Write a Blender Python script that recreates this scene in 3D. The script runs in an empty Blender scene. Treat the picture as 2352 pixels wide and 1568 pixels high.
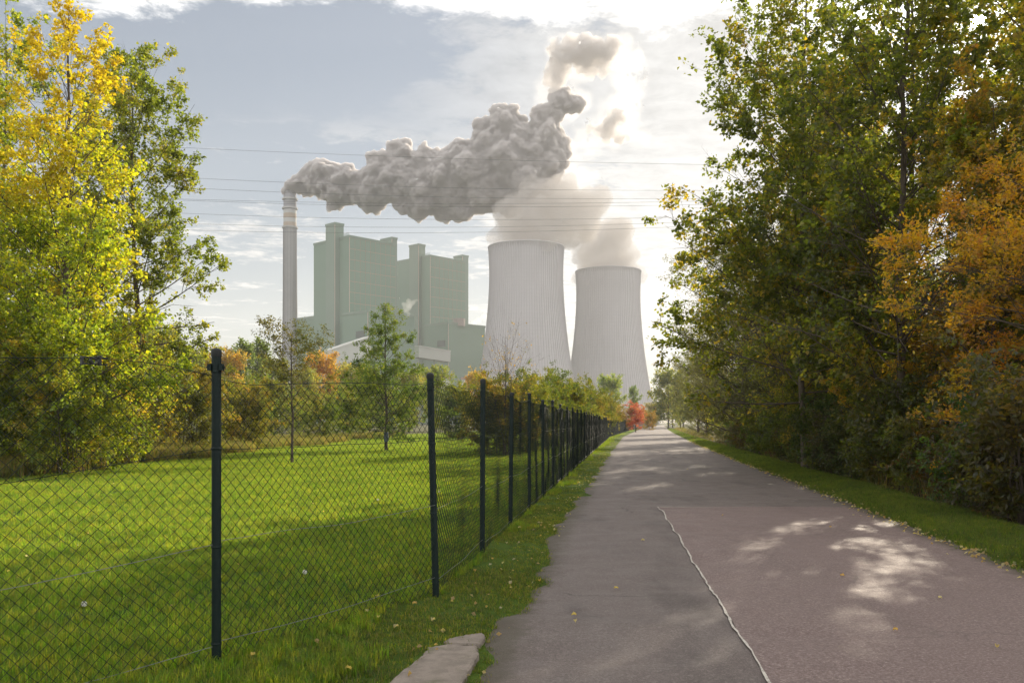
import bpy, bmesh, math, random
import numpy as np
from mathutils import Vector, Matrix
R = math.radians
SC = bpy.context.scene
COL = SC.collection

# ---------------------------------------------------------------- camera, sky, sun, exposure
F, CX, HZ, CAMH = 2058.0, 1176.0, 970.0, 1.6          # focal length and horizon in units of a 2352 x 1568 picture
cam_d = bpy.data.cameras.new('camera'); cam = bpy.data.objects.new('camera', cam_d); COL.objects.link(cam)
cam.location = (0, 0, CAMH); cam.rotation_euler = (R(90), 0, 0)
cam_d.sensor_width = 36; cam_d.lens = 36*F/2352; cam_d.shift_y = (HZ-784)/2352
cam_d.clip_start = .05; cam_d.clip_end = 20000
SC.camera = cam
SUN_AZ, SUN_EL = R(27.5), R(21.7)
SDIR = Vector((math.sin(SUN_AZ)*math.cos(SUN_EL), math.cos(SUN_AZ)*math.cos(SUN_EL), math.sin(SUN_EL)))
sun_d = bpy.data.lights.new('sun', 'SUN'); sun_d.energy = 5.0; sun_d.angle = R(.5); sun_d.color = (1, .87, .68)
sun = bpy.data.objects.new('sun', sun_d); COL.objects.link(sun)
sun.rotation_euler = SDIR.to_track_quat('Z', 'Y').to_euler(); sun.location = SDIR*200
SC.view_settings.view_transform = 'Standard'; SC.view_settings.look = 'None'
SC.view_settings.exposure = .5; SC.view_settings.gamma = 1; SC.view_settings.use_curve_mapping = False
cy = SC.cycles
cy.use_denoising = True
cy.max_bounces = 7; cy.diffuse_bounces = 3; cy.glossy_bounces = 2; cy.transmission_bounces = 4
cy.transparent_max_bounces = 8; cy.volume_bounces = 3
cy.use_adaptive_sampling = True; cy.adaptive_threshold = .015
cy.sample_clamp_indirect = 6
SKY_STR = .12


class NT:
    """tiny helper round a node tree"""
    def __init__(s, nt):
        s.t = nt
    def n(s, typ, ins=None, **kw):
        nd = s.t.nodes.new(typ)
        for k, v in kw.items(): setattr(nd, k, v)
        for k, v in (ins or {}).items():
            i = nd.inputs[k]
            if hasattr(v, 'is_linked') or hasattr(v, 'links'): s.t.links.new(v, i)
            else: i.default_value = v
        return nd
    def m(s, op, a, b=0., c=None, clamp=False):
        d = {0: a, 1: b}
        if c is not None: d[2] = c
        return s.n('ShaderNodeMath', d, operation=op, use_clamp=clamp).outputs[0]
    def mix(s, f, a, b, typ='MIX'):
        nd = s.n('ShaderNodeMix', data_type='RGBA', blend_type=typ)
        for i, v in ((0, f), (6, a), (7, b)):
            if hasattr(v, 'links'): s.t.links.new(v, nd.inputs[i])
            else: nd.inputs[i].default_value = v if i == 0 or len(v) == 4 else (*v, 1)
        return nd.outputs[2]
    def ss(s, v, a, b, lo=0., hi=1.):
        return s.n('ShaderNodeMapRange', {0: v, 1: a, 2: b, 3: lo, 4: hi}, interpolation_type='SMOOTHSTEP').outputs[0]
    def noise(s, vec, scale, detail=4, rough=.55, dist=0.):
        d = {'Scale': scale, 'Detail': detail, 'Roughness': rough, 'Distortion': dist}
        if vec is not None: d['Vector'] = vec
        return s.n('ShaderNodeTexNoise', d).outputs[0]


def build_world():
    w = bpy.data.worlds.new('World'); SC.world = w; w.use_nodes = True
    t = w.node_tree; t.nodes.clear(); q = NT(t)
    d = q.n('ShaderNodeTexCoord').outputs['Generated']
    sky = q.n('ShaderNodeTexSky', sky_type='NISHITA', sun_disc=False, sun_elevation=SUN_EL, sun_rotation=SUN_AZ,
              altitude=100, air_density=1.0, dust_density=.25, ozone_density=1.0).outputs[0]
    sx = q.n('ShaderNodeSeparateXYZ', {0: d}).outputs
    z = q.m('MAXIMUM', sx[2], .02)
    u = q.m('DIVIDE', sx[0], z); v = q.m('DIVIDE', sx[1], z)
    pl = q.n('ShaderNodeCombineXYZ', {0: u, 1: v, 2: 0.}).outputs[0]
    # cloud plane: a deck overhead whose edge lies ahead, broken puffs lower down
    n1 = q.noise(pl, 1.1, 7, .6, .15)
    pl2 = q.n('ShaderNodeMapping', {'Vector': pl, 'Scale': (.62, .62, 1), 'Location': (3.1, 1.7, 0)}).outputs[0]
    n2 = q.noise(pl2, 1.6, 7, .62, .2)
    n3 = q.noise(pl, 6.5, 6, .65, .3)
    edge = q.m('MULTIPLY_ADD', u, .13, 2.26)
    dd = q.m('SUBTRACT', edge, v)                                   # > 0 under the deck
    dd = q.m('ADD', dd, q.m('MULTIPLY', q.m('SUBTRACT', n1, .5), .75))
    dd = q.m('ADD', dd, q.m('MULTIPLY', q.m('SUBTRACT', n3, .5), .35))
    deck = q.ss(dd, .0, .12)
    deck = q.m('MULTIPLY', deck, q.ss(q.m('ADD', n2, q.m('MULTIPLY', n3, .3)), .38, .58, .35, 1.))
    sd = q.n('ShaderNodeVectorMath', {0: d, 1: tuple(SDIR)}, operation='DOT_PRODUCT').outputs['Value']
    near = q.ss(sd, .80, .97)                                       # cloudier towards the sun
    low = q.ss(v, 2.75, 3.6)
    pf = q.m('ADD', q.m('ADD', n2, q.m('MULTIPLY', q.m('SUBTRACT', n3, .5), .4)), q.m('MULTIPLY', near, .22))
    puff = q.m('MULTIPLY', q.ss(pf, .53, .66), q.m('MAXIMUM', low, near))
    puff = q.m('MULTIPLY', puff, q.ss(sx[2], .03, .13, 0., 1.))
    bw0 = q.n('ShaderNodeRGBToBW', {0: sky}).outputs[0]
    k = q.m('DIVIDE', 1., q.m('MULTIPLY_ADD', bw0, .2, 1.))
    sky = q.n('ShaderNodeVectorMath', {0: sky, 3: k}, operation='SCALE').outputs[0]
    bw = q.m('MULTIPLY', bw0, k)
    grey = q.n('ShaderNodeCombineColor', {0: bw, 1: bw, 2: bw}).outputs[0]
    skyc = q.mix(.40, sky, grey)
    tex = q.m('MULTIPLY_ADD', n3, 1.1, .5)
    pb = q.m('MULTIPLY', q.m('MULTIPLY_ADD', bw, .72, 2.6), tex)
    db = q.m('MULTIPLY', q.m('MULTIPLY_ADD', bw, .5, 6.4), tex)
    puffc = q.mix(1., q.n('ShaderNodeCombineColor', {0: pb, 1: pb, 2: pb}).outputs[0], (1.01, 1., .975), 'MULTIPLY')
    deckc = q.mix(1., q.n('ShaderNodeCombineColor', {0: db, 1: db, 2: db}).outputs[0], (1.01, 1., .98), 'MULTIPLY')
    col = q.mix(q.m('MULTIPLY', puff, .85), skyc, puffc)
    col = q.mix(deck, col, deckc)
    glow = q.ss(sd, math.cos(R(11)), math.cos(R(.5)), 0., 9.); glow = q.m('MULTIPLY', glow, glow)
    glow = q.m('DIVIDE', glow, 7.)
    disc = q.ss(sd, math.cos(R(.42)), math.cos(R(.26)), 0., 320.); disc = q.m('ADD', disc, glow)
    col = q.n('ShaderNodeVectorMath', {0: col, 1: q.n('ShaderNodeCombineXYZ', {0: disc, 1: disc, 2: disc}).outputs[0]}, operation='ADD').outputs[0]
    bg = q.n('ShaderNodeBackground', {'Color': col, 'Strength': SKY_STR})
    out = q.n('ShaderNodeOutputWorld'); t.links.new(bg.outputs[0], out.inputs[0])
    w.cycles.sampling_method = 'MANUAL'; w.cycles.sample_map_resolution = 1024
build_world()

# ---------------------------------------------------------------- helpers
def gnd(px, py):
    y = CAMH*F/(py-HZ); return ((px-CX)/F*y, y)
def at(px, py, y):
    return np.array(((px-CX)/F*y, y, CAMH+(HZ-py)/F*y))
def tag(o, label=None, cat=None, group=None, kind=None):
    for k, v in (('label', label), ('category', cat), ('group', group), ('kind', kind)):
        if v: o[k] = v
    return o
def empty(name, loc=(0, 0, 0), rz=0.):
    o = bpy.data.objects.new(name, None); COL.objects.link(o); o.location = loc; o.rotation_euler = (0, 0, rz)
    o.empty_display_size = .2
    return o
def link(name, me, parent=None, loc=None):
    o = bpy.data.objects.new(name, me); COL.objects.link(o)
    if parent: o.parent = parent
    if loc is not None: o.location = loc
    return o
def np_mesh(name, V, quads=None, tris=None, mats=(), smooth=False, mat_idx=None, fcol=None):
    me = bpy.data.meshes.new(name)
    V = np.asarray(V, np.float32).reshape(-1, 3)
    me.vertices.add(len(V)); me.vertices.foreach_set('co', V.ravel())
    nq = 0 if quads is None else len(quads); nt = 0 if tris is None else len(tris)
    li = np.concatenate([np.asarray(a, np.int32).ravel() for a in (quads, tris) if a is not None and len(a)])
    tot = np.concatenate((np.full(nq, 4), np.full(nt, 3))).astype(np.int32)
    st = np.concatenate(((0,), np.cumsum(tot)[:-1])).astype(np.int32)
    me.loops.add(len(li)); me.loops.foreach_set('vertex_index', li)
    me.polygons.add(nq+nt); me.polygons.foreach_set('loop_start', st); me.polygons.foreach_set('loop_total', tot)
    me.polygons.foreach_set('use_smooth', np.full(nq+nt, bool(smooth)))
    if mat_idx is not None: me.polygons.foreach_set('material_index', mat_idx)
    for m in mats: me.materials.append(m)
    me.update(calc_edges=True)
    if fcol is not None:
        a = me.attributes.new('tint', 'FLOAT_COLOR', 'FACE')
        a.data.foreach_set('color', np.concatenate((fcol, np.ones((len(fcol), 1))), 1).astype(np.float32).ravel())
    return me
class MB:
    """collects boxes, prisms and lathes into one mesh"""
    def __init__(s): s.V = []; s.Q = []; s.T = []; s.n = 0
    def add(s, V, Q=(), T=()):
        V = np.asarray(V, float); s.V.append(V)
        s.Q += [[i+s.n for i in f] for f in Q]; s.T += [[i+s.n for i in f] for f in T]; s.n += len(V); return s
    def box(s, x0, x1, y0, y1, z0, z1):
        V = [(x, y, z) for z in (z0, z1) for x, y in ((x0, y0), (x1, y0), (x1, y1), (x0, y1))]
        return s.add(V, [(3, 2, 1, 0), (4, 5, 6, 7), (0, 1, 5, 4), (1, 2, 6, 5), (2, 3, 7, 6), (3, 0, 4, 7)])
    def lathe(s, prof, n=24, cx=0., cy=0.):
        a = np.arange(n)*2*math.pi/n; V = []
        for r, z in prof: V += [(cx+r*math.cos(t), cy+r*math.sin(t), z) for t in a]
        Q = [(j*n+i, j*n+(i+1) % n, (j+1)*n+(i+1) % n, (j+1)*n+i) for j in range(len(prof)-1) for i in range(n)]
        return s.add(V, Q)
    def beam(s, p, q, w, h):
        p, q = Vector(p), Vector(q); d = (q-p).normalized(); sd = d.cross(Vector((0, 0, 1))).normalized()*w/2; up = sd.cross(d).normalized()*h/2
        V = [tuple(c+a*sd+b*up) for c in (p, q) for a, b in ((-1, -1), (1, -1), (1, 1), (-1, 1))]
        return s.add(V, [(3, 2, 1, 0), (4, 5, 6, 7), (0, 1, 5, 4), (1, 2, 6, 5), (2, 3, 7, 6), (3, 0, 4, 7)])
    def mesh(s, name, mat, smooth=False):
        return np_mesh(name, np.concatenate(s.V), s.Q or None, s.T or None, [mat], smooth)
    def obj(s, name, mat, parent=None, loc=None, smooth=False): return link(name, s.mesh(name, mat, smooth), parent, loc)
def tubes(P, rad, sides=3, phase=0.):
    """P (N,M,3) polylines, rad (N,M) -> verts, quads"""
    P = np.asarray(P, float); N, M, _ = P.shape
    rad = np.broadcast_to(rad, (N, M))
    T = np.empty_like(P); T[:, 1:-1] = P[:, 2:]-P[:, :-2]; T[:, 0] = P[:, 1]-P[:, 0]; T[:, -1] = P[:, -1]-P[:, -2]
    T /= np.linalg.norm(T, axis=2, keepdims=True)+1e-9
    ref = np.where(np.abs(T[:, :1, 2:3]) > .8, np.array([[[1., 0, 0]]]), np.array([[[0, 0, 1.]]]))
    A = np.cross(T, np.broadcast_to(ref, T.shape)); A /= np.linalg.norm(A, axis=2, keepdims=True)+1e-9
    B = np.cross(T, A)
    a = np.arange(sides)*2*math.pi/sides+phase
    V = P[:, :, None]+rad[:, :, None, None]*(A[:, :, None]*np.cos(a)[None, None, :, None]+B[:, :, None]*np.sin(a)[None, None, :, None])
    i = np.arange(N)[:, None, None]*M*sides; j = np.arange(M-1)[None, :, None]*sides; k = np.arange(sides)[None, None]
    k2 = (k+1) % sides
    Q = np.stack([i+j+k, i+j+k2, i+j+sides+k2, i+j+sides+k], -1).reshape(-1, 4)
    return V.reshape(-1, 3), Q
def vnoise(x, y, seed=0):
    """smooth value noise, vectorised"""
    x = np.asarray(x, float); y = np.asarray(y, float)
    def h(i, j): 
        s = np.sin(i*127.1+j*311.7+seed*74.7)*43758.5453; return s-np.floor(s)
    i, j = np.floor(x), np.floor(y); fx, fy = x-i, y-j; fx = fx*fx*(3-2*fx); fy = fy*fy*(3-2*fy)
    return (h(i, j)*(1-fx)+h(i+1, j)*fx)*(1-fy)+(h(i, j+1)*(1-fx)+h(i+1, j+1)*fx)*fy-.5
def mat(name):
    m = bpy.data.materials.new(name); m.use_nodes = True; m.node_tree.nodes.clear()
    q = NT(m.node_tree); q.out = q.n('ShaderNodeOutputMaterial'); q.mat = m
    return q
def fin(q, col, rough=.8, spec=.3, bump=None, bs=.3, bd=.02, metal=0.):
    p = q.n('ShaderNodeBsdfPrincipled', {'Roughness': rough, 'Specular IOR Level': spec, 'Metallic': metal})
    if hasattr(col, 'links'): q.t.links.new(col, p.inputs[0])
    else: p.inputs[0].default_value = (*col, 1)
    if bump is not None:
        b = q.n('ShaderNodeBump', {'Height': bump, 'Strength': bs, 'Distance': bd}); q.t.links.new(b.outputs[0], p.inputs['Normal'])
    q.t.links.new(p.outputs[0], q.out.inputs[0]); return q.mat
def pos(q): return q.n('ShaderNodeNewGeometry').outputs['Position']
def objc(q): return q.n('ShaderNodeTexCoord').outputs['Object']
def plain(name, col, rough=.7, spec=.3, var=.25, scale=8., metal=0.):
    q = mat(name); n = q.noise(objc(q), scale, 5)
    c = q.mix(n, tuple(x*(1-var) for x in col), tuple(min(1, x*(1+var)) for x in col))
    return fin(q, c, rough, spec, metal=metal)

def leaf_mat(name, trans=.5, gain=2.2, gloss=.06, rnd=False):
    q = mat(name)
    a = q.n('ShaderNodeAttribute', attribute_name='tint').outputs[0]
    oc = q.n('ShaderNodeObjectInfo').outputs['Color']
    if rnd:
        rn = q.n('ShaderNodeObjectInfo').outputs['Random']; oc = q.mix(rn, (.6, .68, .7), (1.45, 1.32, 1.1))
        lo = q.n('ShaderNodeObjectInfo').outputs['Location']; pn = q.noise(lo, .55, 4, .6)
        oc = q.mix(1., oc, q.mix(q.ss(pn, .35, .65), (.80, .86, .9), (1.12, 1.1, 1.)), 'MULTIPLY')
    c = q.mix(1., a, oc, 'MULTIPLY')
    df = q.n('ShaderNodeBsdfDiffuse', {'Color': c})
    tc = q.mix(1., c, (gain*1.05, gain, gain*.5), 'MULTIPLY')
    sc_ = q.n('ShaderNodeSeparateColor', {0: tc}).outputs; mx = q.m('MAXIMUM', sc_[0], sc_[1])
    tc = q.n('ShaderNodeVectorMath', {0: tc, 3: q.m('MINIMUM', 1., q.m('DIVIDE', .92, q.m('MAXIMUM', mx, .01)))}, operation='SCALE').outputs[0]
    tr = q.n('ShaderNodeBsdfTranslucent', {'Color': tc})
    m1 = q.n('ShaderNodeMixShader', {0: trans, 1: df.outputs[0], 2: tr.outputs[0]})
    gl = q.n('ShaderNodeBsdfGlossy', {'Color': (1, 1, 1, 1), 'Roughness': .45})
    m2 = q.n('ShaderNodeMixShader', {0: gloss, 1: m1.outputs[0], 2: gl.outputs[0]})
    q.t.links.new(m2.outputs[0], q.out.inputs[0]); return q.mat
M_LEAF = leaf_mat('leaf', .6, 4.2, .035)
M_BLADE = leaf_mat('grass_blade', .6, 3.0, .015, True)
def bark_mat(name, a, b):
    q = mat(name); o = objc(q)
    mp = q.n('ShaderNodeMapping', {'Vector': o, 'Scale': (1, 1, .25)}).outputs[0]
    n = q.noise(mp, 14, 6, .65)
    return fin(q, q.mix(n, a, b), .9, .1, n, .6, .03)
M_BARK = bark_mat('bark', (.05, .04, .03), (.17, .14, .11))
M_BARK_PALE = bark_mat('pale_bark', (.10, .09, .075), (.27, .25, .21))

# ---------------------------------------------------------------- ground, road, verges
LEFT_EDGE = [(-12, -1.9), (0, -.95)]+[(y, x) for x, y in (gnd(*p) for p in [(1085, 1568), (1128, 1480), (1165, 1385), (1215, 1330), (1243, 1275), (1290, 1200), (1345, 1130), (1388, 1060), (1430, 1003), (1470, 985), (1512, 976.5)])]+[(900, 160), (1500, 300)]
RIGHT_EDGE = [(-12, 2.3), (0, 4.1)]+[(y, x) for x, y in (gnd(*p) for p in [(2352, 1310), (2100, 1215), (1900, 1135), (1700, 1060), (1600, 1020), (1548, 995), (1532, 985), (1522, 976.5)])]+[(900, 164.5), (1500, 305)]
LEY, LEX = np.array(LEFT_EDGE).T; REY, REX = np.array(RIGHT_EDGE).T
def xl(y): return np.interp(y, LEY, LEX)
def xr(y): return np.interp(y, REY, REX)
def road_z(x, y):
    """the old surface is wavy, the relaid part to the right smooth"""
    x = np.asarray(x, float); y = np.asarray(y, float)
    t = (x-xl(y))/(xr(y)-xl(y)); old = np.clip((.62-t)/.2, 0.12, 1)
    edge = np.clip(1-np.abs(t)*5, 0, 1)
    b = vnoise(x*.45, y*1.15, 1)*.075+vnoise(x*.9, y*2.3, 2)*.035
    return b*old*np.clip((90-y)/60, 0, 1)*np.clip((y+2)/4, 0, 1)+.02*(1-np.clip(2*t-1, -1, 1)**2)-edge*.015-np.clip(xl(y)-x, 0, .6)*.16-np.clip(x-xr(y), 0, .6)*.16
def gsteps(a, b, d0, k):
    out = [a]
    while out[-1] < b: out.append(out[-1]+max(d0, abs(out[-1])*k))
    return np.array(out)
def strip(name, ys, left, right, nt, zf, mats, smooth=True):
    t = np.linspace(0, 1, nt+1)
    X = left[:, None]*(1-t)+right[:, None]*t; Y = np.repeat(ys[:, None], nt+1, 1); Z = zf(X, Y)
    i = np.arange(len(ys)-1)[:, None]*(nt+1); j = np.arange(nt)[None]
    Q = np.stack([i+j, i+j+1, i+j+nt+2, i+j+nt+1], -1).reshape(-1, 4)
    return np_mesh(name, np.stack([X, Y, Z], -1), Q, None, mats, smooth)

def asphalt(name, a, b, speck, scale, wear, grain):
    q = mat(name); p = pos(q)
    n1 = q.noise(p, .35, 4); n2 = q.noise(p, 2.2, 6, .6); fine = q.noise(p, scale, 3, .75)
    vo = q.n('ShaderNodeTexVoronoi', {'Vector': p, 'Scale': scale*.9}).outputs['Distance']
    c = q.mix(q.m('MULTIPLY_ADD', n1, .6, q.m('MULTIPLY', n2, .4)), a, b)
    c = q.mix(q.ss(fine, .35, .75), tuple(x*.62 for x in a), c)
    c = q.mix(q.m('MULTIPLY', q.ss(vo, .22, .05), .65), c, speck)
    st = q.noise(q.n('ShaderNodeMapping', {'Vector': p, 'Scale': (1, .28, 1), 'Rotation': (0, 0, .15)}).outputs[0], 1.3, 5, .6)
    c = q.mix(q.m('MULTIPLY', q.ss(st, .5, .68), wear), c, tuple(x*.5 for x in a))
    g2 = q.noise(p, 38, 4, .8); c = q.mix(q.m('MULTIPLY', q.ss(g2, .45, .7), grain), c, tuple(x*.5 for x in a)); c = q.mix(q.m('MULTIPLY', q.ss(g2, .5, .3), grain), c, speck)
    cr = q.n('ShaderNodeTexVoronoi', {'Vector': q.n('ShaderNodeVectorMath', {0: p, 1: q.n('ShaderNodeTexNoise', {'Vector': p, 'Scale': 1.5, 'Detail': 4}).outputs[1]}, operation='ADD').outputs[0], 'Scale': .55}, feature='DISTANCE_TO_EDGE').outputs[0]
    crk = q.m('MULTIPLY', q.ss(cr, .014, .004), q.ss(n1, .5, .6))
    c = q.mix(q.m('MULTIPLY', crk, wear), c, (.045, .04, .036))
    ed = q.n('ShaderNodeAttribute', attribute_name='edge').outputs['Fac']
    ed = q.ss(q.m('ADD', ed, q.m('MULTIPLY', q.m('SUBTRACT', q.noise(p, 5, 6, .7), .5), 1.3)), .25, .8)
    c = q.mix(q.m('MULTIPLY', ed, .8), c, q.mix(fine, (.045, .038, .025), (.085, .07, .045)))
    h = q.m('ADD', fine, q.m('MULTIPLY', vo, -.8))
    return fin(q, c, q.ss(n2, .3, .7, .62, .8), .35, h, .7, .006)
M_ROAD = asphalt('old_asphalt', (.145, .115, .106), (.225, .184, .170), (.33, .29, .265), 95, .8, .35)
M_PATCH = asphalt('reddish_asphalt', (.190, .134, .124), (.265, .197, .182), (.38, .31, .285), 70, .3, .55)

def soil(name, a, b, c3):
    q = mat(name); p = pos(q); n1 = q.noise(p, .6, 6, .6); n2 = q.noise(p, 14, 5, .7)
    c = q.mix(q.ss(n1, .35, .65), a, b); c = q.mix(q.ss(n2, .5, .7), c, c3)
    return fin(q, c, .95, .1, n2, .8, .03)
M_LAWN = soil('lawn_turf', (.045, .08, .010), (.065, .105, .012), (.035, .055, .010))
M_VERGE = soil('verge_turf', (.045, .07, .012), (.06, .075, .018), (.05, .05, .018))
M_FOREST = soil('woodland_soil', (.045, .034, .022), (.07, .05, .03), (.09, .06, .025))
M_FIELD = soil('field', (.06, .07, .025), (.10, .085, .04), (.05, .05, .02))

GY = np.concatenate((-gsteps(0, 200, 10, .3)[::-1][:-1], gsteps(0, 2950, 6, .12)))
g = MB(); g.add([(-2950, -250, -.09), (2950, -250, -.09), (2950, 2950, -.09), (-2950, 2950, -.09)], [(0, 1, 2, 3)])
tag(g.obj('ground', M_FIELD), kind='structure')
ys = np.concatenate((np.arange(-10, 4, .5), gsteps(4, 1400, .09, .011)))
el, er = xl(ys), xr(ys)
def edge_attr(me, left=True):
    co = np.empty(len(me.vertices)*3, np.float32); me.vertices.foreach_get('co', co); co = co.reshape(-1, 3)
    d = xr(co[:, 1])-co[:, 0]
    if left: d = np.minimum(d, co[:, 0]-xl(co[:, 1]))
    a = me.attributes.new('edge', 'FLOAT', 'POINT'); a.data.foreach_set('value', np.clip(1-d/.45, 0, 1).astype(np.float32)); return me
jl = (vnoise(ys*1.9, ys*0, 5)*.22+vnoise(ys*.5, ys*0, 6)*.22); jr = vnoise(ys*1.7, ys*0, 7)*.14
fade = np.clip((150-ys)/100, 0, 1)
road = link('road', edge_attr(strip('road', ys, el-.6, er+.5, 66, road_z, [M_ROAD]))); tag(road, kind='structure')

SEAM = [(918.75+.6094*a, 918.75+.6094*b) for a, b in [(972, 405), (986, 424), (1003, 446), (1021, 480), (1046, 522), (1066, 556), (1096, 592), (1116, 626), (1141, 664), (1165, 700), (1196, 760), (1236, 830), (1262, 880), (1293, 918), (1322, 962), (1352, 1010), (1380, 1066)]]
SG = [gnd(*p) for p in SEAM]; SG.append((SG[-1][0]-.2, 3.2)); SG.append((SG[-2][0]-1.1, -10))
SGa = np.array(SG)[::-1]
def seam_x(y): return np.interp(y, SGa[:, 1], SGa[:, 0])
YT = SG[0][1]
ys2 = np.concatenate((np.arange(-10, 4, .5), np.arange(4, YT, .07), [YT]))
lw = np.where(ys2 > 3, vnoise(ys2*3.3, ys2*0, 9)*.035, 0)
pl_ = strip('road_patch', ys2, seam_x(ys2)+lw*.6, xr(ys2)+.1+np.interp(ys2, ys, jr), 36, lambda x, y: road_z(x, y)+.007, [M_PATCH])
tag(link('road_patch', edge_attr(pl_, False)), kind='structure')
def ribbon(name, pts, w, zoff, m, seed):
    P = np.array(pts); d = np.concatenate(([0], np.cumsum(np.linalg.norm(np.diff(P, axis=0), axis=1))))
    s = np.arange(0, d[-1], .045); P = np.stack([np.interp(s, d, P[:, k]) for k in (0, 1)], 1)
    T = np.gradient(P, axis=0); T /= np.linalg.norm(T, axis=1, keepdims=True); N = np.stack([-T[:, 1], T[:, 0]], 1)
    w = np.interp(s, [0, d[-1]], w) if hasattr(w, '__len__') else np.full(len(s), w)
    j = vnoise(s*2.6, s*0, seed)*.026+vnoise(s*9, s*0, seed+2)*.012; ww = w/2*(1+1.1*vnoise(s*7, s*0, seed+1))
    A = P+N*(j+ww)[:, None]; B = P+N*(j-ww)[:, None]
    V = np.concatenate([np.c_[Q, road_z(Q[:, 0], Q[:, 1])+zoff] for Q in (A, B)]); n = len(s); i = np.arange(n-1)
    return link(name, np_mesh(name, V, np.stack([i, i+1, i+1+n, i+n], 1), None, [m]))
def seam_mat():
    q = mat('pale_joint'); n = q.noise(pos(q), 30, 5, .7)
    return fin(q, q.mix(q.ss(n, .3, .6), (.24, .22, .19), (.50, .46, .41)), .8)
M_SEAM = seam_mat()
tag(ribbon('road_joint', [p for p in SG if p[1] > 2], .017, .013, M_SEAM, 21), kind='structure')
c0 = SG[0]; tag(ribbon('road_joint', [c0, (c0[0]+.5, c0[1]-.05), (c0[0]+1.5, c0[1]-.14)], (.03, .008), .013, M_SEAM, 31), kind='structure')

# lawn and verges
FENCE_P = [(-1.93-2.6*.675*2, 5.85-2.6*.737*2), (-1.93-2.6*.675, 5.85-2.6*.737), (-1.93, 5.85), (-.69, 8.13)]
k = 1
while FENCE_P[-1][1] < 205:
    y = FENCE_P[-1][1]+2.62; FENCE_P.append((min(-.69+.127*(y-8.13), 99) if y < 95 else float(xl(y))-1.25-max(0, (100-y)*.0), y))
FENCE_P = np.array(FENCE_P)
yl = np.concatenate((np.arange(-6, 3, .6), gsteps(3, 230, .10, .014)))
def lawn_z(x, y):
    x = np.asarray(x, float); d = xl(y)-x
    e_ = np.clip(1-np.abs(d-.1)/.5, 0, 1)*np.clip((60-np.asarray(y))/30, 0, 1)
    return np.clip(d*.17-.016, -.08, .022)+(vnoise(x*2.2, y*1.4, 41)*.014+vnoise(x*7, y*6, 42)*.02+vnoise(x*19, y*17, 44)*.012)*e_+vnoise(x*.3, y*.3, 11)*.05*np.clip(d-.5, 0, 1)+vnoise(x*1.3, y*1.3, 12)*.02*np.clip(d, 0, 1)
jl2 = (vnoise(yl*1.9, yl*0, 5)*.22+vnoise(yl*.5, yl*0, 6)*.3)*np.clip((150-yl)/100, 0, 1)+vnoise(yl*5, yl*0, 8)*.1*np.clip((40-yl)/30, 0, 1)
tt = np.concatenate((np.linspace(0, 1.6, 12)[:-1], np.linspace(1.6, 15, 22)))
def edge_sheet(name, ys, x0, sgn, offs, zf, m):
    X = x0[:, None]+sgn*offs[None]; Y = np.repeat(ys[:, None], len(offs), 1); Z = zf(X, Y); n = len(offs)
    i = np.arange(len(ys)-1)[:, None]*n; j = np.arange(n-1)[None]
    Q = np.stack([i+j, i+j+1, i+j+n+1, i+j+n], -1).reshape(-1, 4)
    if sgn < 0: Q = Q[:, ::-1]
    return np_mesh(name, np.stack([X, Y, Z], -1), Q, None, [m], True)
lawn_edge = xl(yl)+.25+jl2*.3
def lawn_off(ys): return None
lawn_me = edge_sheet('lawn', yl, lawn_edge, -1, np.concatenate((np.linspace(0, 1.2, 20)[:-1], np.linspace(1.2, 2.2, 8)[:-1], np.linspace(2.2, 30, 36))), lawn_z, M_LAWN)
lawn = link('lawn', lawn_me); tag(lawn, kind='structure')
def verge_z(x, y):
    x = np.asarray(x, float); d = x-xr(y)
    return np.clip(d*.1-.01, -.05, .05)+vnoise(x*5, y*5, 43)*.025*np.clip(1-np.abs(d-.1)/.4, 0, 1)-np.clip(d-1.3, 0, 2)*.16+vnoise(x*.8, y*.8, 13)*.06*np.clip(d, 0, 1)
yr = np.concatenate((np.arange(-6, 6, .6), gsteps(6, 230, .25, .022)))
vr_edge = xr(yr)-.15+vnoise(yr*1.7, yr*0, 7)*.14*np.clip((150-yr)/100, 0, 1)+vnoise(yr*5, yr*0, 18)*.06
verge = link('verge', edge_sheet('verge', yr, vr_edge, 1, np.linspace(0, 2.0, 12), verge_z, M_VERGE)); tag(verge, kind='structure')
fl = link('woodland_floor', edge_sheet('woodland_floor', yr, xr(yr)+1.9, 1, np.linspace(0, 60, 30), lambda x, y: -.07+vnoise(x*.3, y*.3, 14)*.12+np.clip((x-xr(y)-1.9)*.1, 0, .25)-.02, M_FOREST)); tag(fl, kind='structure')

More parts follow.
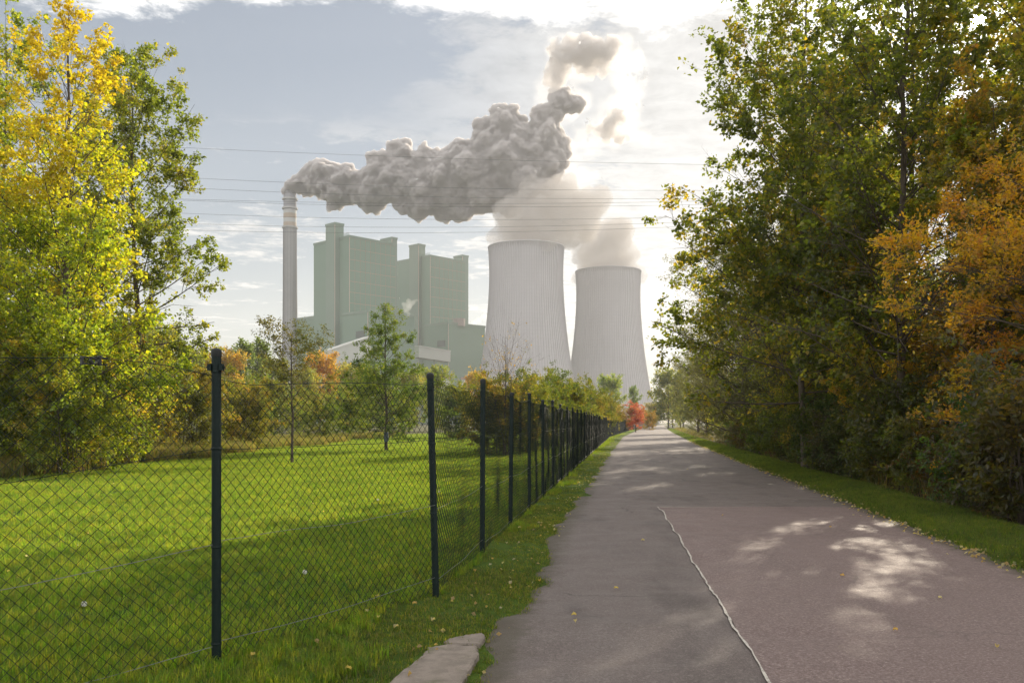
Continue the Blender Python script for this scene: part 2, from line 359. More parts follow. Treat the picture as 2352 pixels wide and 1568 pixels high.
# ---------------------------------------------------------------- grass (geometry nodes, tufts kept in an unlinked collection)
def tuft(name, rng, nb, h, spread, w, cols, lean=.5):
    V = []; T = []; Q = []; C = []
    for b in range(nb):
        a = rng.uniform(0, 6.283); r = spread*math.sqrt(rng.uniform()); x, y = r*math.cos(a), r*math.sin(a)
        hh = h*rng.uniform(.55, 1.15); ld = rng.uniform(0, 6.283); le = lean*rng.uniform(.2, 1.2)*hh
        dx, dy = math.cos(ld), math.sin(ld); wx, wy = -dy*w/2, dx*w/2
        tw = rng.uniform(-.6, .6); wx, wy = wx*math.cos(tw)-wy*math.sin(tw), wx*math.sin(tw)+wy*math.cos(tw)
        n = len(V)
        V += [(x-wx, y-wy, -.01), (x+wx, y+wy, -.01), (x+dx*le*.35-wx*.8, y+dy*le*.35-wy*.8, hh*.6), (x+dx*le*.35+wx*.8, y+dy*le*.35+wy*.8, hh*.6), (x+dx*le, y+dy*le, hh*(1-.25*lean))]
        Q.append((n, n+1, n+3, n+2)); T.append((n+2, n+3, n+4))
        C.append(np.array(cols[rng.integers(len(cols))])*rng.uniform(.75, 1.3))
    me = np_mesh(name, V, Q, T, [M_BLADE], True, fcol=np.array(C+C))
    return bpy.data.objects.new(name, me)
def grass(name, surf_me, dens, tufts, scale, label_kind='stuff', dmax=100, seed=1):
    col = bpy.data.collections.new(name+'_tufts')
    for t in tufts: col.objects.link(t)
    me = surf_me.copy(); co = np.empty(len(me.vertices)*3, np.float32); me.vertices.foreach_get('co', co); co = co.reshape(-1, 3)
    a = me.attributes.new('dens', 'FLOAT', 'POINT'); a.data.foreach_set('value', dens(co[:, 0], co[:, 1]).astype(np.float32))
    o = link(name, me)
    ng = bpy.data.node_groups.new(name, 'GeometryNodeTree')
    ng.interface.new_socket('Geometry', in_out='INPUT', socket_type='NodeSocketGeometry'); ng.interface.new_socket('Geometry', in_out='OUTPUT', socket_type='NodeSocketGeometry')
    N, L = ng.nodes.new, ng.links.new
    gi, go = N('NodeGroupInput'), N('NodeGroupOutput')
    at_ = N('GeometryNodeInputNamedAttribute'); at_.data_type = 'FLOAT'; at_.inputs[0].default_value = 'dens'
    dp = N('GeometryNodeDistributePointsOnFaces'); L(gi.outputs[0], dp.inputs['Mesh']); L(at_.outputs[0], dp.inputs['Density']); dp.inputs['Seed'].default_value = seed
    ci = N('GeometryNodeCollectionInfo'); ci.inputs[0].default_value = col; ci.inputs[1].default_value = True; ci.inputs[2].default_value = True
    ip = N('GeometryNodeInstanceOnPoints'); L(dp.outputs[0], ip.inputs['Points']); L(ci.outputs[0], ip.inputs['Instance']); ip.inputs['Pick Instance'].default_value = True
    rv = N('FunctionNodeRandomValue'); rv.data_type = 'FLOAT_VECTOR'; rv.inputs[0].default_value = (-.15, -.15, 0); rv.inputs[1].default_value = (.15, .15, 6.283)
    L(rv.outputs[0], ip.inputs['Rotation'])
    rs = N('FunctionNodeRandomValue'); rs.data_type = 'FLOAT'; rs.inputs[2].default_value = scale[0]; rs.inputs[3].default_value = scale[1]; rs.inputs['Seed'].default_value = 7
    L(rs.outputs[1], ip.inputs['Scale']); L(ip.outputs[0], go.inputs[0])
    md = o.modifiers.new('grass', 'NODES'); md.node_group = ng
    tag(o, kind='stuff'); return o
RG = np.random.default_rng(4)
GREEN = [(.078, .142, .015), (.098, .158, .017), (.064, .128, .014), (.122, .155, .026)]
DRYG = [(.13, .095, .05), (.16, .115, .065), (.10, .08, .04), (.09, .10, .03), (.07, .095, .02), (.06, .09, .015)]
def inview(x, y, m=2.5):
    return ((np.abs(x) < .62*np.maximum(y, 0)+m) & (y > 2)).astype(float)
def lawn_d(x, y):
    b = -15+vnoise(y*.35, y*0, 15)*2.5+vnoise(x*.2, y*.2, 22)*1.5
    d = np.interp(y, [0, 9, 14, 25, 45, 90, 140], [720, 600, 380, 190, 80, 28, 8])
    return d*inview(x, y)*(x > b)*(x < xl(y)-.75+vnoise(x*1.2, y*1.2, 16)*.9)*np.clip(1+1.6*vnoise(x*1.1, y*1.1, 17)+.8*vnoise(x*3, y*3, 27), .25, 2)
SLAB1 = [gnd(*p) for p in [(880, 1600), (915, 1560), (965, 1520), (985, 1497), (1030, 1490), (1097, 1493), (1098, 1510), (1080, 1545), (1050, 1600)]]
SLAB2 = [gnd(*p) for p in [(1012, 1486), (1040, 1474), (1085, 1465), (1112, 1463), (1113, 1472), (1100, 1489), (1040, 1487)]]
def inpoly(x, y, P):
    c = np.zeros(np.shape(x), bool)
    for (a, b), (d, e) in zip(P, P[1:]+P[:1]):
        if b != e: c ^= ((b > y) != (e > y)) & (x < (d-a)*(y-b)/(e-b)+a)
    return c
def verge_l(x, y):
    d = np.interp(y, [0, 9, 14, 25, 45, 90, 140], [620, 560, 360, 160, 70, 22, 6])
    e = xl(y)-x; sl = inpoly(x, y, SLAB1) | inpoly(x, y, SLAB2)
    return d*inview(x, y)*(~sl)*((e > .35) | (lawn_z(x, y) > road_z(x, y)-.006))*(e < 1.5)*np.clip(.6+1.5*vnoise(x*1.5, y*1.5, 20), .1, 1.4)
def verge_r(x, y):
    d = np.interp(y, [0, 9, 14, 25, 45, 90, 140], [560, 520, 420, 200, 80, 22, 8])
    e = x-xr(y)
    return d*inview(x, y)*(e > .06+.1*vnoise(x*3, y*3, 23))*(e < 1.75)
def meadow_d(x, y):
    b = -14.6+vnoise(y*.35, y*0, 15)*2.5
    return np.interp(y, [15, 30, 60, 120, 200], [70, 60, 22, 8, 3])*inview(x, y)*(x < b)*(x > b-9)*(y > 15)
grass('grass', lawn_me, lawn_d, [tuft('tuft', RG, 16, [.10, .12, .08, .15][k % 4], .05, .0055, GREEN if k < 5 else [(.15, .15, .03), (.12, .15, .02)], [.7, .9, 1.0, .6][k % 4]) for k in range(8)], (.35, .95))
grass('verge_grass', lawn_me, verge_l, [tuft('tuft', RG, 14, .05, .06, .0055, [(.06, .095, .012), (.085, .11, .018), (.05, .08, .012), (.12, .11, .04)], 1.1) for _ in range(6)], (.4, 1.0), seed=3)
grass('verge_grass', verge.data, verge_r, [tuft('tuft', RG, 16, .11, .06, .006, [(.055, .095, .012), (.07, .105, .014), (.05, .08, .012), (.09, .095, .025)], .9) for _ in range(6)], (.45, 1.05), seed=5)
grass('dry_grass', lawn_me, meadow_d, [tuft('tuft', RG, 26, .55, .16, .012, DRYG, .5) for _ in range(5)], (.5, 1.3), seed=6)
def under_d(x, y):
    e = x-xr(y); return np.interp(y, [6, 14, 30, 60], [16, 14, 7, 2])*inview(x, y, 4)*(e > 1.7)*(e < 3.6)
grass('dry_grass', fl.data, under_d, [tuft('tuft', RG, 22, .55, .2, .009, [(.13, .10, .05), (.08, .08, .03), (.05, .065, .02)], .9) for _ in range(5)], (.5, 1.3), seed=8)

# ---------------------------------------------------------------- trees and shrubs
def perp(D, rng, flat=.7):
    A = rng.normal(size=D.shape); A[:, 2] *= flat; A -= (A*D).sum(1, keepdims=True)*D
    return A/(np.linalg.norm(A, axis=1, keepdims=True)+1e-9)
def pt(B, t): return B['S']+B['D']*(B['L']*t)[:, None]+B['C']*(B['L']*t*t)[:, None]
def tan(B, t):
    T = B['D']+2*B['C']*t[:, None]; return T/np.linalg.norm(T, axis=1, keepdims=True)
def sub(B, i): return {k: v[i] for k, v in B.items()}
def kids(B, rng, perm, tmin, ang, ratio, curv, flat=.7, minlen=.12, cap=400000):
    cnt = np.maximum(1, rng.poisson(B['L']*perm)); i = np.repeat(np.arange(len(cnt)), cnt)
    P = sub(B, i); t = rng.uniform(tmin, 1, len(i)); T = tan(P, t); a = np.radians(rng.normal(ang, 12, len(i)))[:, None]
    D = T*np.cos(a)+perp(T, rng, flat)*np.sin(a); D /= np.linalg.norm(D, axis=1, keepdims=True)
    L = np.maximum(minlen, P['L']*ratio*(1.15-.75*t)*rng.uniform(.6, 1.3, len(i)))
    C = np.zeros_like(D); C[:, 2] = curv*rng.uniform(.5, 1.3, len(i))
    return dict(S=pt(P, t), D=D, L=L, C=C, r=P['r']*(1-.6*t)*.55)
def tube_of(B, seg, sides, taper=.25):
    t = np.linspace(0, 1, seg+1); P = np.stack([pt(B, np.full(len(B['L']), x)) for x in t], 1)
    return tubes(P, B['r'][:, None]*(1-(1-taper)*t)[None], sides)
def leaves(Pos, Ax, rng, size, aspect=.8, hang=.35, face=None):
    n = len(Pos)
    A = Ax+rng.normal(size=(n, 3))*.75; A[:, 2] -= hang; A /= np.linalg.norm(A, axis=1, keepdims=True)
    N = rng.normal(size=(n, 3)); N[:, 2] = np.abs(N[:, 2])+.5
    Sd = np.cross(A, N); Sd /= np.linalg.norm(Sd, axis=1, keepdims=True)+1e-9; Nn = np.cross(Sd, A)
    s = size*rng.uniform(.6, 1.25, n)[:, None]; w = s*aspect/2
    V = np.stack([Pos, Pos+A*s*.42+Sd*w+Nn*w*.35, Pos+A*s, Pos+A*s*.42-Sd*w+Nn*w*.35], 1).reshape(-1, 3)
    b = np.arange(n)[:, None]*4
    return V, np.concatenate([b+np.array([[0, 1, 2]]), b+np.array([[0, 2, 3]])], 1).reshape(-1, 3)
def lerp(a, b, t): return a+(b-a)*t
def make_tree(seed, H, r0, Rm, shape, base=.15, nl=45, el=(35, 60), curv=.15, sp=3.2, tp=9., lp=7, leaf=.1, aspect=.85,
              palette=((.05, .07, .012),), pick=None, flat=.7, ratio=.42, tratio=.35, stems=1, wob=.03, droop=.35, sub_ang=48, bare=0., thin=1., bark=None, tube_twigs=True, loose=.06, gap=.0, gs=1.1):
    rng = np.random.default_rng(seed)
    n = 14; tz = np.linspace(0, 1, n); Ws, Wq = [], []; off = 0; Ls = []
    def addw(V, Q):
        nonlocal off
        Ws.append(V); Wq.append(Q+off); off += len(V)
    for s in range(stems):
        a0 = rng.uniform(0, 6.283); hs = H*(1 if s == 0 else rng.uniform(.6, .95)); ln = 0 if stems == 1 else rng.uniform(.15, .5)*Rm
        wx = np.cumsum(rng.normal(size=n))*wob*hs/n*1.5; wy = np.cumsum(rng.normal(size=n))*wob*hs/n*1.5
        sx0, sy0 = (0, 0) if stems == 1 else (rng.normal()*.12*Rm, rng.normal()*.12*Rm)
        P = np.stack([sx0+wx-wx[0]+ln*math.cos(a0)*tz**1.3, sy0+wy-wy[0]+ln*math.sin(a0)*tz**1.3, tz*hs-.15*(tz == 0)], 1)
        rr = r0/math.sqrt(stems)*(1-tz)**.85+.008; rr[0] *= 1.35
        addw(*tubes(P[None], rr[None], 9 if stems == 1 else 6))
        m = nl if stems == 1 else max(5, nl//stems)
        t = base+(1-base)*(np.arange(m)+rng.uniform(0, 1, m))/m*.985
        az = np.arange(m)*2.39996+rng.normal(size=m)*.35+a0
        e = np.radians(lerp(el[0], el[1], t)+rng.normal(size=m)*9)
        D = np.stack([np.cos(e)*np.cos(az), np.cos(e)*np.sin(az), np.sin(e)], 1)
        S = np.stack([np.interp(t, tz, P[:, k]) for k in range(3)], 1)
        L = Rm*np.array([shape((x-base)/(1-base)) for x in t])*rng.uniform(.72, 1.2, m)/np.maximum(.45, np.cos(e))**.6
        C = np.zeros((m, 3)); C[:, 2] = curv
        Ls.append(dict(S=S, D=D, L=np.maximum(L, .25), C=C, r=np.maximum(.008, np.interp(t, tz, rr)*.34)))
    B1 = {k: np.concatenate([b[k] for b in Ls]) for k in Ls[0]}
    addw(*tube_of(B1, 6, 5))
    B2 = kids(B1, rng, sp, .18, sub_ang, ratio, curv*.8, flat); addw(*tube_of(B2, 3, 3))
    B3 = kids(B2, rng, tp, .1, 45, tratio, 0., flat, .12)
    B3['r'] = np.maximum(.0025, B3['r'])
    if tube_twigs: addw(*tube_of(B3, 1, 3))
    if bare:
        keep = rng.uniform(size=len(B3['L'])) > bare; BL = sub(B3, np.nonzero(keep)[0])
    else: BL = B3
    cnt = rng.poisson(lp*thin, len(BL['L'])); i = np.repeat(np.arange(len(cnt)), cnt); P3 = sub(BL, i); t = rng.uniform(.1, 1.1, len(i))
    Pp = pt(P3, t)+rng.normal(size=(len(i), 3))*loose
    if gap:
        g3 = vnoise(Pp[:, 0]/gs+Pp[:, 1]*.37/gs, Pp[:, 2]/gs-Pp[:, 1]*.61/gs, seed+9)+.5+vnoise(Pp[:, 1]/gs*1.7+5, Pp[:, 2]/gs*1.7+Pp[:, 0]*.5/gs, seed+19)*.5
        kp = np.nonzero(g3 > gap)[0]; Pp = Pp[kp]; P3 = sub(P3, kp)
    # leaf colours: clumps share a hue (by twig's parent position) with leaf to leaf variation
    V, T = leaves(Pp, P3['D'], rng, leaf, aspect, droop)
    pal = np.array(palette, float)
    if pick is None:
        cn = vnoise(Pp[:, 0]*1.1+Pp[:, 2]*.7, Pp[:, 1]*1.1-Pp[:, 2]*.6, seed)+.5
        ix = np.clip((cn*.8+rng.normal(size=len(Pp))*.16+.1)*len(pal), 0, len(pal)-1).astype(int)
    else: ix = pick(Pp, rng, len(pal))
    c = pal[ix]*rng.uniform(.72, 1.32, (len(Pp), 1)); fc = np.repeat(c, 2, 0)
    # faces of V are ordered leaf by leaf (two triangles each)
    wood = np_mesh('trunk', np.concatenate(Ws), np.concatenate(Wq), None, [bark or M_BARK], True)
    crown = np_mesh('crown', V, None, T, [M_LEAF], False, fcol=fc)
    return wood, crown
def plant(name, data, x, y, rz, s, label, cat, group=None, tint=(1, 1, 1), z=0., sz=None, tilt=(0, 0)):
    o = empty(name, (x, y, z-.05), rz); o.rotation_euler = (tilt[0], tilt[1], rz); o.scale = (s, s, sz or s)
    tag(o, label, cat, group)
    link('trunk' if cat == 'tree' else 'stem', data[0], o)
    c = link('crown' if cat == 'tree' else 'foliage', data[1], o); c.color = (*tint, 1)
    return o
cone = lambda t: max(.06, (1-t)**.75*(.55+.45*min(1, t/.2)))
pop = lambda t: max(.08, (1-t)**.62*(.75+.25*min(1, t/.25)))
oval = lambda t: max(.12, math.sin(math.pi*min(1, .12+.88*t))**.6)
tall = lambda t: max(.08, (math.sin(math.pi*(t*.8+.17)))**.8)

PG = ((.040, .055, .008), (.055, .072, .010), (.072, .085, .011), (.10, .10, .012), (.17, .13, .013))        # poplar greens with a little yellow
PY = ((.078, .112, .010), (.115, .148, .010), (.17, .19, .010), (.25, .25, .010), (.29, .255, .012), (.33, .265, .012))               # yellow poplar
PO = ((.12, .10, .010), (.18, .13, .010), (.25, .155, .010), (.30, .17, .012), (.25, .12, .012))           # golden hornbeam
PS = ((.035, .055, .010), (.05, .07, .012), (.06, .068, .013), (.085, .08, .015))                                # dull shrubs
PYS = ((.055, .08, .010), (.085, .11, .012), (.12, .135, .012), (.16, .15, .014), (.20, .14, .016))              # yellowish shrubs
def pick_top(Pp, rng, n):
    h = Pp[:, 2]/14.5; a = np.arctan2(Pp[:, 1], Pp[:, 0])
    v = h*1.1-.07+vnoise(Pp[:, 0]*.8, Pp[:, 2]*.8, 3)*.6+rng.normal(size=len(Pp))*.17
    return np.clip(v*n, 0, n-1).astype(int)

# --- right-hand wood: three poplar models reused
popA = make_tree(11, 17, .115, 4.3, pop, .13, 74, (14, 60), .12, 3.2, 7.5, 8.5, .125, palette=PG, bark=M_BARK, gap=.36, gs=1.3)
popB = make_tree(12, 16, .10, 5.0, pop, .13, 74, (10, 60), .12, 3.2, 7.5, 8.5, .125, palette=PG, gap=.32)
popC = make_tree(13, 15, .11, 3.6, tall, .14, 60, (20, 62), .1, 3., 7., 8, .14, palette=PG[1:]+((.22, .15, .015),), gap=.42, gs=1.3)
WOOD = 'tall poplars on the wooded side of the road'
for d, x, y, rz, s, tint, lab in [
    (popA, 10.2, 23.5, .3, 1.0, (1, 1, 1), 'tall green poplar with the pale trunk bare down to the undergrowth beside the verge'),
    (popB, 10.0, 30.5, 1.9, 1.1, (1, 1, 1), 'green poplar nearest the sky gap, its branches reaching out furthest over the road'),
    (popA, 12.1, 27, 2.6, 1.03, (.95, 1, 1), 'green poplar with a long straight thin trunk rising beside the golden hornbeam'),
    (popC, 12.5, 36, 4.2, .95, (1.1, 1.05, 1), 'yellowish green poplar standing behind the poplar nearest the sky gap'),
    (popC, 17.8, 29, 5.0, 1.1, (1, 1, 1), 'green poplar in front of the low sun, whose light sparkles through its crown'),
    (popC, 13.7, 21, 3.2, 1.1, (.9, 1, 1), 'poplar whose crown fills the top corner above the golden hornbeam'),
    (popA, 21.5, 36, 4.4, 1.0, (1.1, 1, 1), 'poplar deep in the wood behind the sparkling one'),
    (popC, 16, 40, .9, .9, (1.25, 1.05, 1), 'smaller yellowing poplar deep in the wood'),
    (popC, 10.6, 26.8, 1.2, .55, (1.25, 1.15, 1), 'young yellow-green poplar filling the gap low between the two front poplar trunks'),
    (popC, 11.2, 20.6, 2.9, .6, (1.3, 1.05, 1), 'young poplar with yellowing leaves just left of the golden hornbeam'),
    (popB, 11.3, 35, 3.3, .62, (1.1, 1.05, 1), 'bushy young poplar below the branches reaching over the road'),
    (popB, 16.8, 45, 2.2, .95, (1, 1, 1), 'poplar at the back of the wood, only specks of it visible between trunks'),
]: plant('poplar_tree', d, x, y, rz, s, lab, 'tree', WOOD, tint)
gold = make_tree(21, 7.0, .09, 3.2, oval, .05, 64, (4, 46), -.08, 3.8, 9.5, 11., .088, .55, PO, flat=.35, droop=.2, gap=.24, gs=.7)
plant('hornbeam_tree', gold, 10.95, 17, .5, 1., 'golden orange hornbeam with layered drooping branches at the edge of the frame', 'tree')
plant('hornbeam_tree', gold, 12.2, 23.5, 2.4, .72, 'golden hornbeam further along the wood, glowing between two poplar trunks', 'tree', tint=(1.15, 1.2, 1))
plant('hornbeam_tree', gold, 15.3, 24, 4.4, 1.2, 'tall rusty orange hornbeam rising behind the layered golden one', 'tree', tint=(1.05, .85, .9))
will = make_tree(31, 10, .16, 4.2, oval, .02, 64, (18, 65), .02, 3., 7.5, 9., .13, .32, ((.035, .04, .018), (.045, .05, .022), (.06, .06, .03), (.05, .045, .02)), droop=.5)
plant('willow_tree', will, 13.9, 54, .2, 1.08, 'dark grey-green willow leaning over the road where the tall wood drops', 'tree')
plant('willow_tree', will, 14.2, 45, 2.7, .85, 'dark willow wedged between the leaning willow and the first poplars', 'tree', tint=(.9, .9, .8))
plant('willow_tree', will, 18.3, 75, 1.1, .95, 'dark willow beyond the leaning one, further down the road', 'tree', tint=(1., 1., .9))
plant('willow_tree', will, 21.8, 100, 3.1, .9, 'dark willow second last in the row before the road bend', 'tree', tint=(1.05, 1.1, .9))
plant('willow_tree', will, 27.0, 130, 5.1, .95, 'hazy willow last in the row before the road bend', 'tree', tint=(1.1, 1.15, .9))
plant('willow_tree', will, 20, 62, 4.1, .95, 'dark willow behind the leaning willow', 'tree')
sh = make_tree(41, 3.2, .04, 1.7, oval, .03, 60, (12, 65), .02, 4., 9., 5., .15, .6, PS, stems=6)
sh2 = make_tree(42, 3.4, .05, 1.6, oval, .1, 54, (25, 65), 0., 5., 11., 4., .08, .6, PYS, stems=6)
sh3 = make_tree(43, 2.4, .035, 1.5, oval, .02, 54, (6, 60), -.03, 4., 9., 5., .14, .55, PS, stems=6, flat=.5)
bk = make_tree(44, 4.6, .05, 2.5, oval, .02, 60, (12, 65), .0, 3.6, 8., 7., .14, .7, PS[:3]+((.08, .075, .02),), stems=6)
rr = np.random.default_rng(77)
# undergrowth: a belt of shrubs under the poplars and a deeper dark screen behind
UG = 'shaded shrubs under the poplars'
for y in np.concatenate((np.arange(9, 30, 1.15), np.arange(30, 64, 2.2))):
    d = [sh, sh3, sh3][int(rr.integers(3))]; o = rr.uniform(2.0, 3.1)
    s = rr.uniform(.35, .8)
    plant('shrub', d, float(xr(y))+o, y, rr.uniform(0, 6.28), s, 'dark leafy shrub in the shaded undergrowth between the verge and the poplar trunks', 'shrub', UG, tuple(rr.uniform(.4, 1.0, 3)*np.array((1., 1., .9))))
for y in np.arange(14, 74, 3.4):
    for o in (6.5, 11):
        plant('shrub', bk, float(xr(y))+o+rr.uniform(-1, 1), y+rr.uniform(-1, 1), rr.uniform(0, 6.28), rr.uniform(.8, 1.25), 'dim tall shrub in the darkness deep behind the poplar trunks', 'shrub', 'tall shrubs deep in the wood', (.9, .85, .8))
plant('shrub', sh2, float(xr(27))+2.4, 27, 1., .36, 'low reddish brown shrub beside the grass verge', 'shrub', tint=(1.1, .5, .6))
plant('shrub', sh2, float(xr(24.5))+2.6, 24.5, 3., .42, 'low rust red shrub in front of the pale poplar trunk', 'shrub', tint=(1.1, .55, .6))
plant('shrub', sh2, float(xr(33))+2.9, 33, 2., .62, 'small yellow-leaved shrub glowing in front of the dark wood', 'shrub', tint=(1.3, 1.15, .8))
plant('shrub', sh2, float(xr(83))+4.5, 83, 1., 1.6, 'sunlit yellow-green bush at the end of the dark wood', 'shrub', tint=(.9, 1.05, 1))
for i, (y, o, s, lab) in enumerate([(72, 3.8, 1.5, 'olive bush next to the leaning willow'), (98, 5.0, 1.6, 'round green bush where the verge ends at the side track'), (120, 6.5, 1.7, 'bush beyond the side track'), (150, 6, 1.7, 'small far bush before the road bend')]):
    plant('shrub', [sh, sh2][i % 2], float(xr(y))+o, y, i*1.3, s, lab, 'shrub')
ft = make_tree(51, 13, .2, 5.2, oval, .1, 46, (25, 60), .05, 1.4, 4., 5., .42, .8, ((.05, .065, .016), (.065, .08, .02), (.09, .10, .02), (.14, .12, .02)), loose=.25, tube_twigs=False)
plant('broadleaf_tree', ft, 40.5, 232, 0, 1.05, 'round green tree at the far end of the road on the wooded side', 'tree')
plant('broadleaf_tree', ft, 47, 250, 2, .9, 'green tree just behind the round one at the end of the road', 'tree')

# leaves removed along chosen sun lines, shaping dapples on the road and the sun glint
GAPS = [(gnd(2101, 1298), .42, .97), (gnd(2060, 1300), .30, .95), (gnd(2010, 1309), .36, .9), (gnd(2010, 1254), .45, .93), (gnd(1960, 1252), .35, .9), (gnd(2058, 1257), .42, .93), (gnd(1982, 1449), .27, .97), (gnd(1955, 1440), .22, .9), (gnd(1851, 1205), .4, .92), (gnd(1815, 1218), .36, .9),
        (gnd(1745, 1254), .38, .9), (gnd(1717, 1281), .36, .88), (gnd(1827, 1321), .32, .86), (gnd(2016, 1356), .30, .86), (gnd(1632, 1205), .32, .85), (gnd(2003, 1211), .45, .85), (gnd(1990, 1500), .2, .85), (gnd(1500, 1120), .7, .93), (gnd(1640, 1090), .8, .93), (gnd(1455, 1080), .9, .93)]
bpy.context.view_layer.update()
rg = np.random.default_rng(12); SD = np.array(SDIR)
wood_roots = [o for o in COL.objects if o.name.split('.')[0] in ('poplar_tree', 'hornbeam_tree', 'willow_tree', 'shrub')]
for root in wood_roots:
    for o in root.children:
        if o.name.split('.')[0] not in ('crown', 'foliage'): continue
        me = o.data; nv = len(me.vertices); co = np.empty(nv*3, np.float32); me.vertices.foreach_get('co', co)
        mw = np.array((Matrix.LocRotScale(root.location, root.rotation_euler, root.scale)))
        W = co.reshape(-1, 4, 3).mean(1) @ mw[:3, :3].T+mw[:3, 3]
        drop = np.zeros(len(W), bool)
        for (gx, gy), rad, pr in GAPS+[((0, 0), .2, 1.), ((.4, -.3), .16, .9), ((-.45, .35), .13, .9)]:
            v = W-np.array((gx, gy, 0 if gy > 1 else CAMH)); d = np.linalg.norm(v-(v @ SD)[:, None]*SD, axis=1)
            drop |= (d < rad*rg.uniform(.55, 1.25, len(W))) & (rg.uniform(size=len(W)) < pr) & (v @ SD > 0)
        if not drop.any(): continue
        ke = np.nonzero(~drop)[0]; a = np.empty(len(me.polygons)*4, np.float32); me.attributes['tint'].data.foreach_get('color', a)
        fc = a.reshape(-1, 2, 4)[ke][:, :, :3].reshape(-1, 3); b_ = np.arange(len(ke))[:, None]*4
        o.data = np_mesh(me.name, co.reshape(-1, 4, 3)[ke].reshape(-1, 3), None, np.concatenate([b_+np.array([[0, 1, 2]]), b_+np.array([[0, 2, 3]])], 1).reshape(-1, 3), [M_LEAF], False, fcol=fc)

# --- left-hand trees
L1 = make_tree(61, 14.8, .12, 3.7, pop, .08, 84, (10, 62), .12, 3.3, 8., 9.0, .12, palette=PY, pick=pick_top, gap=.3)
plant('poplar_tree', L1, -14.0, 28.5, 1.1, 1., 'tall poplar turning bright yellow towards its tip, behind the fence', 'tree')
L2 = make_tree(62, 16.2, .14, 3.5, tall, .12, 70, (-4, 64), .12, 3.3, 7.8, 11., .12, palette=((.058, .078, .010), (.075, .094, .011), (.095, .108, .012), (.14, .125, .014)), gap=.15)
plant('poplar_tree', L2, -15.3, 37, .4, 1., 'green poplar with a long low bough sweeping towards the chimney', 'tree')
plant('poplar_tree', popB, -20.3, 36, 2.2, 1.08, 'green poplar behind the yellow one at the edge of the frame', 'tree', tint=(1.6, 1.6, 1))
plant('poplar_tree', popA, -18.2, 29, 4., .85, 'green poplar cut off by the edge of the frame beside the yellow one', 'tree', tint=(1.8, 1.8, 1))
SB = make_tree(45, 4.0, .05, 2.2, oval, .02, 70, (6, 65), 0., 4., 9., 7., .11, .75, PYS, stems=6)
for x, y, s, tint, lab in [
    (-16.6, 27.5, .95, (1.1, 1.15, 1), 'bright yellow-green bush under the yellow poplar at the frame edge'),
    (-13.3, 27.2, .75, (1.15, 1.2, 1), 'low bright bush hiding the trunk of the yellow poplar'),
    (-14.6, 30.0, 1.0, (1.05, 1.1, 1), 'leafy bush at the foot of the yellow poplar'),
    (-18.5, 33, 1.3, (1., 1.1, 1), 'tall green bush behind the yellow poplar'),
    (-15.6, 35, .95, (1.15, 1.1, 1), 'yellow bush right of the yellow poplar, over the dry grass'),
    (-17.3, 40, 1.15, (.9, .72, .8), 'brownish yellow bush with bare stems, left of the nearest fence post'),
    (-15.9, 44, .9, (.75, .66, .8), 'thin twiggy bush just left of the nearest fence post'),
    (-15.6, 52, 1.0, (.7, .6, .7), 'brown twiggy bush just right of the nearest fence post'),
    (-18.0, 60, 1.15, (.7, .7, .8), 'dull olive bush behind the slender young tree'),
    (-15.5, 72, 1.0, (.7, .8, .9), 'small rounded bush standing free on the dry grass'),
    (-21, 70, 1.2, (.75, .85, .9), 'olive bush behind the small rounded bush'),
    (-12.0, 88, 1.4, (.6, .75, .9), 'dark bush behind the fuller young tree'),
    (-16.5, 92, 1.4, (.65, .75, .9), 'dark green bush to one side of the fuller young tree'),
    (-6.5, 92, 1.4, (.6, .7, .9), 'dark bush seen between the leaning post and its neighbour'),
    (-23, 88, 1.5, (.75, .85, .9), 'wide olive bush in the row behind the slender tree'),
    (-1.5, 95, 1.35, (.6, .72, .9), 'dark bush at the end of the row, against the cooling tower foot'),
    (-28, 62, 1.3, (.9, 1, 1), 'yellowish bush behind the brownish one'),
    (-26, 48, 1.4, (1, 1.1, 1), 'tall yellow-green bush behind the twiggy one'),
    (-37, 108, 1.4, (.8, .9, .9), 'far bush closing the gap low behind the twiggy one'),
    (-32.5, 112, 1.3, (.75, .85, .9), 'far bush seen through the mesh beyond the nearest fence post'),
    (-27, 115, 1.3, (.8, .85, .9), 'far bush behind the slender young tree trunk'),
    (-31, 80, 1.5, (.85, .95, 1), 'green bush far back, left of the nearest fence post'),
]: plant('bush', SB, x, y, rr.uniform(0, 6.28), s*(1 if y < 46 else .8), lab, 'shrub', 'bushes along the edge of the lawn', tuple(.85*c for c in tint))
def far(px, ytop, y, d, tint, lab, name='broadleaf_tree', wide=1., H=13):
    s = (CAMH+(HZ-ytop)/F*y)/H
    plant(name, d, (px-CX)/F*y, y, rr.uniform(0, 6.28), s*wide, lab, 'tree', 'far trees in front of the power station', tint, sz=s)
fp = make_tree(52, 13, .2, 3.0, tall, .06, 44, (35, 65), .05, 1.6, 4.2, 5., .36, .8, ((.05, .07, .018), (.065, .085, .02), (.085, .10, .022)), loose=.2, tube_twigs=False)
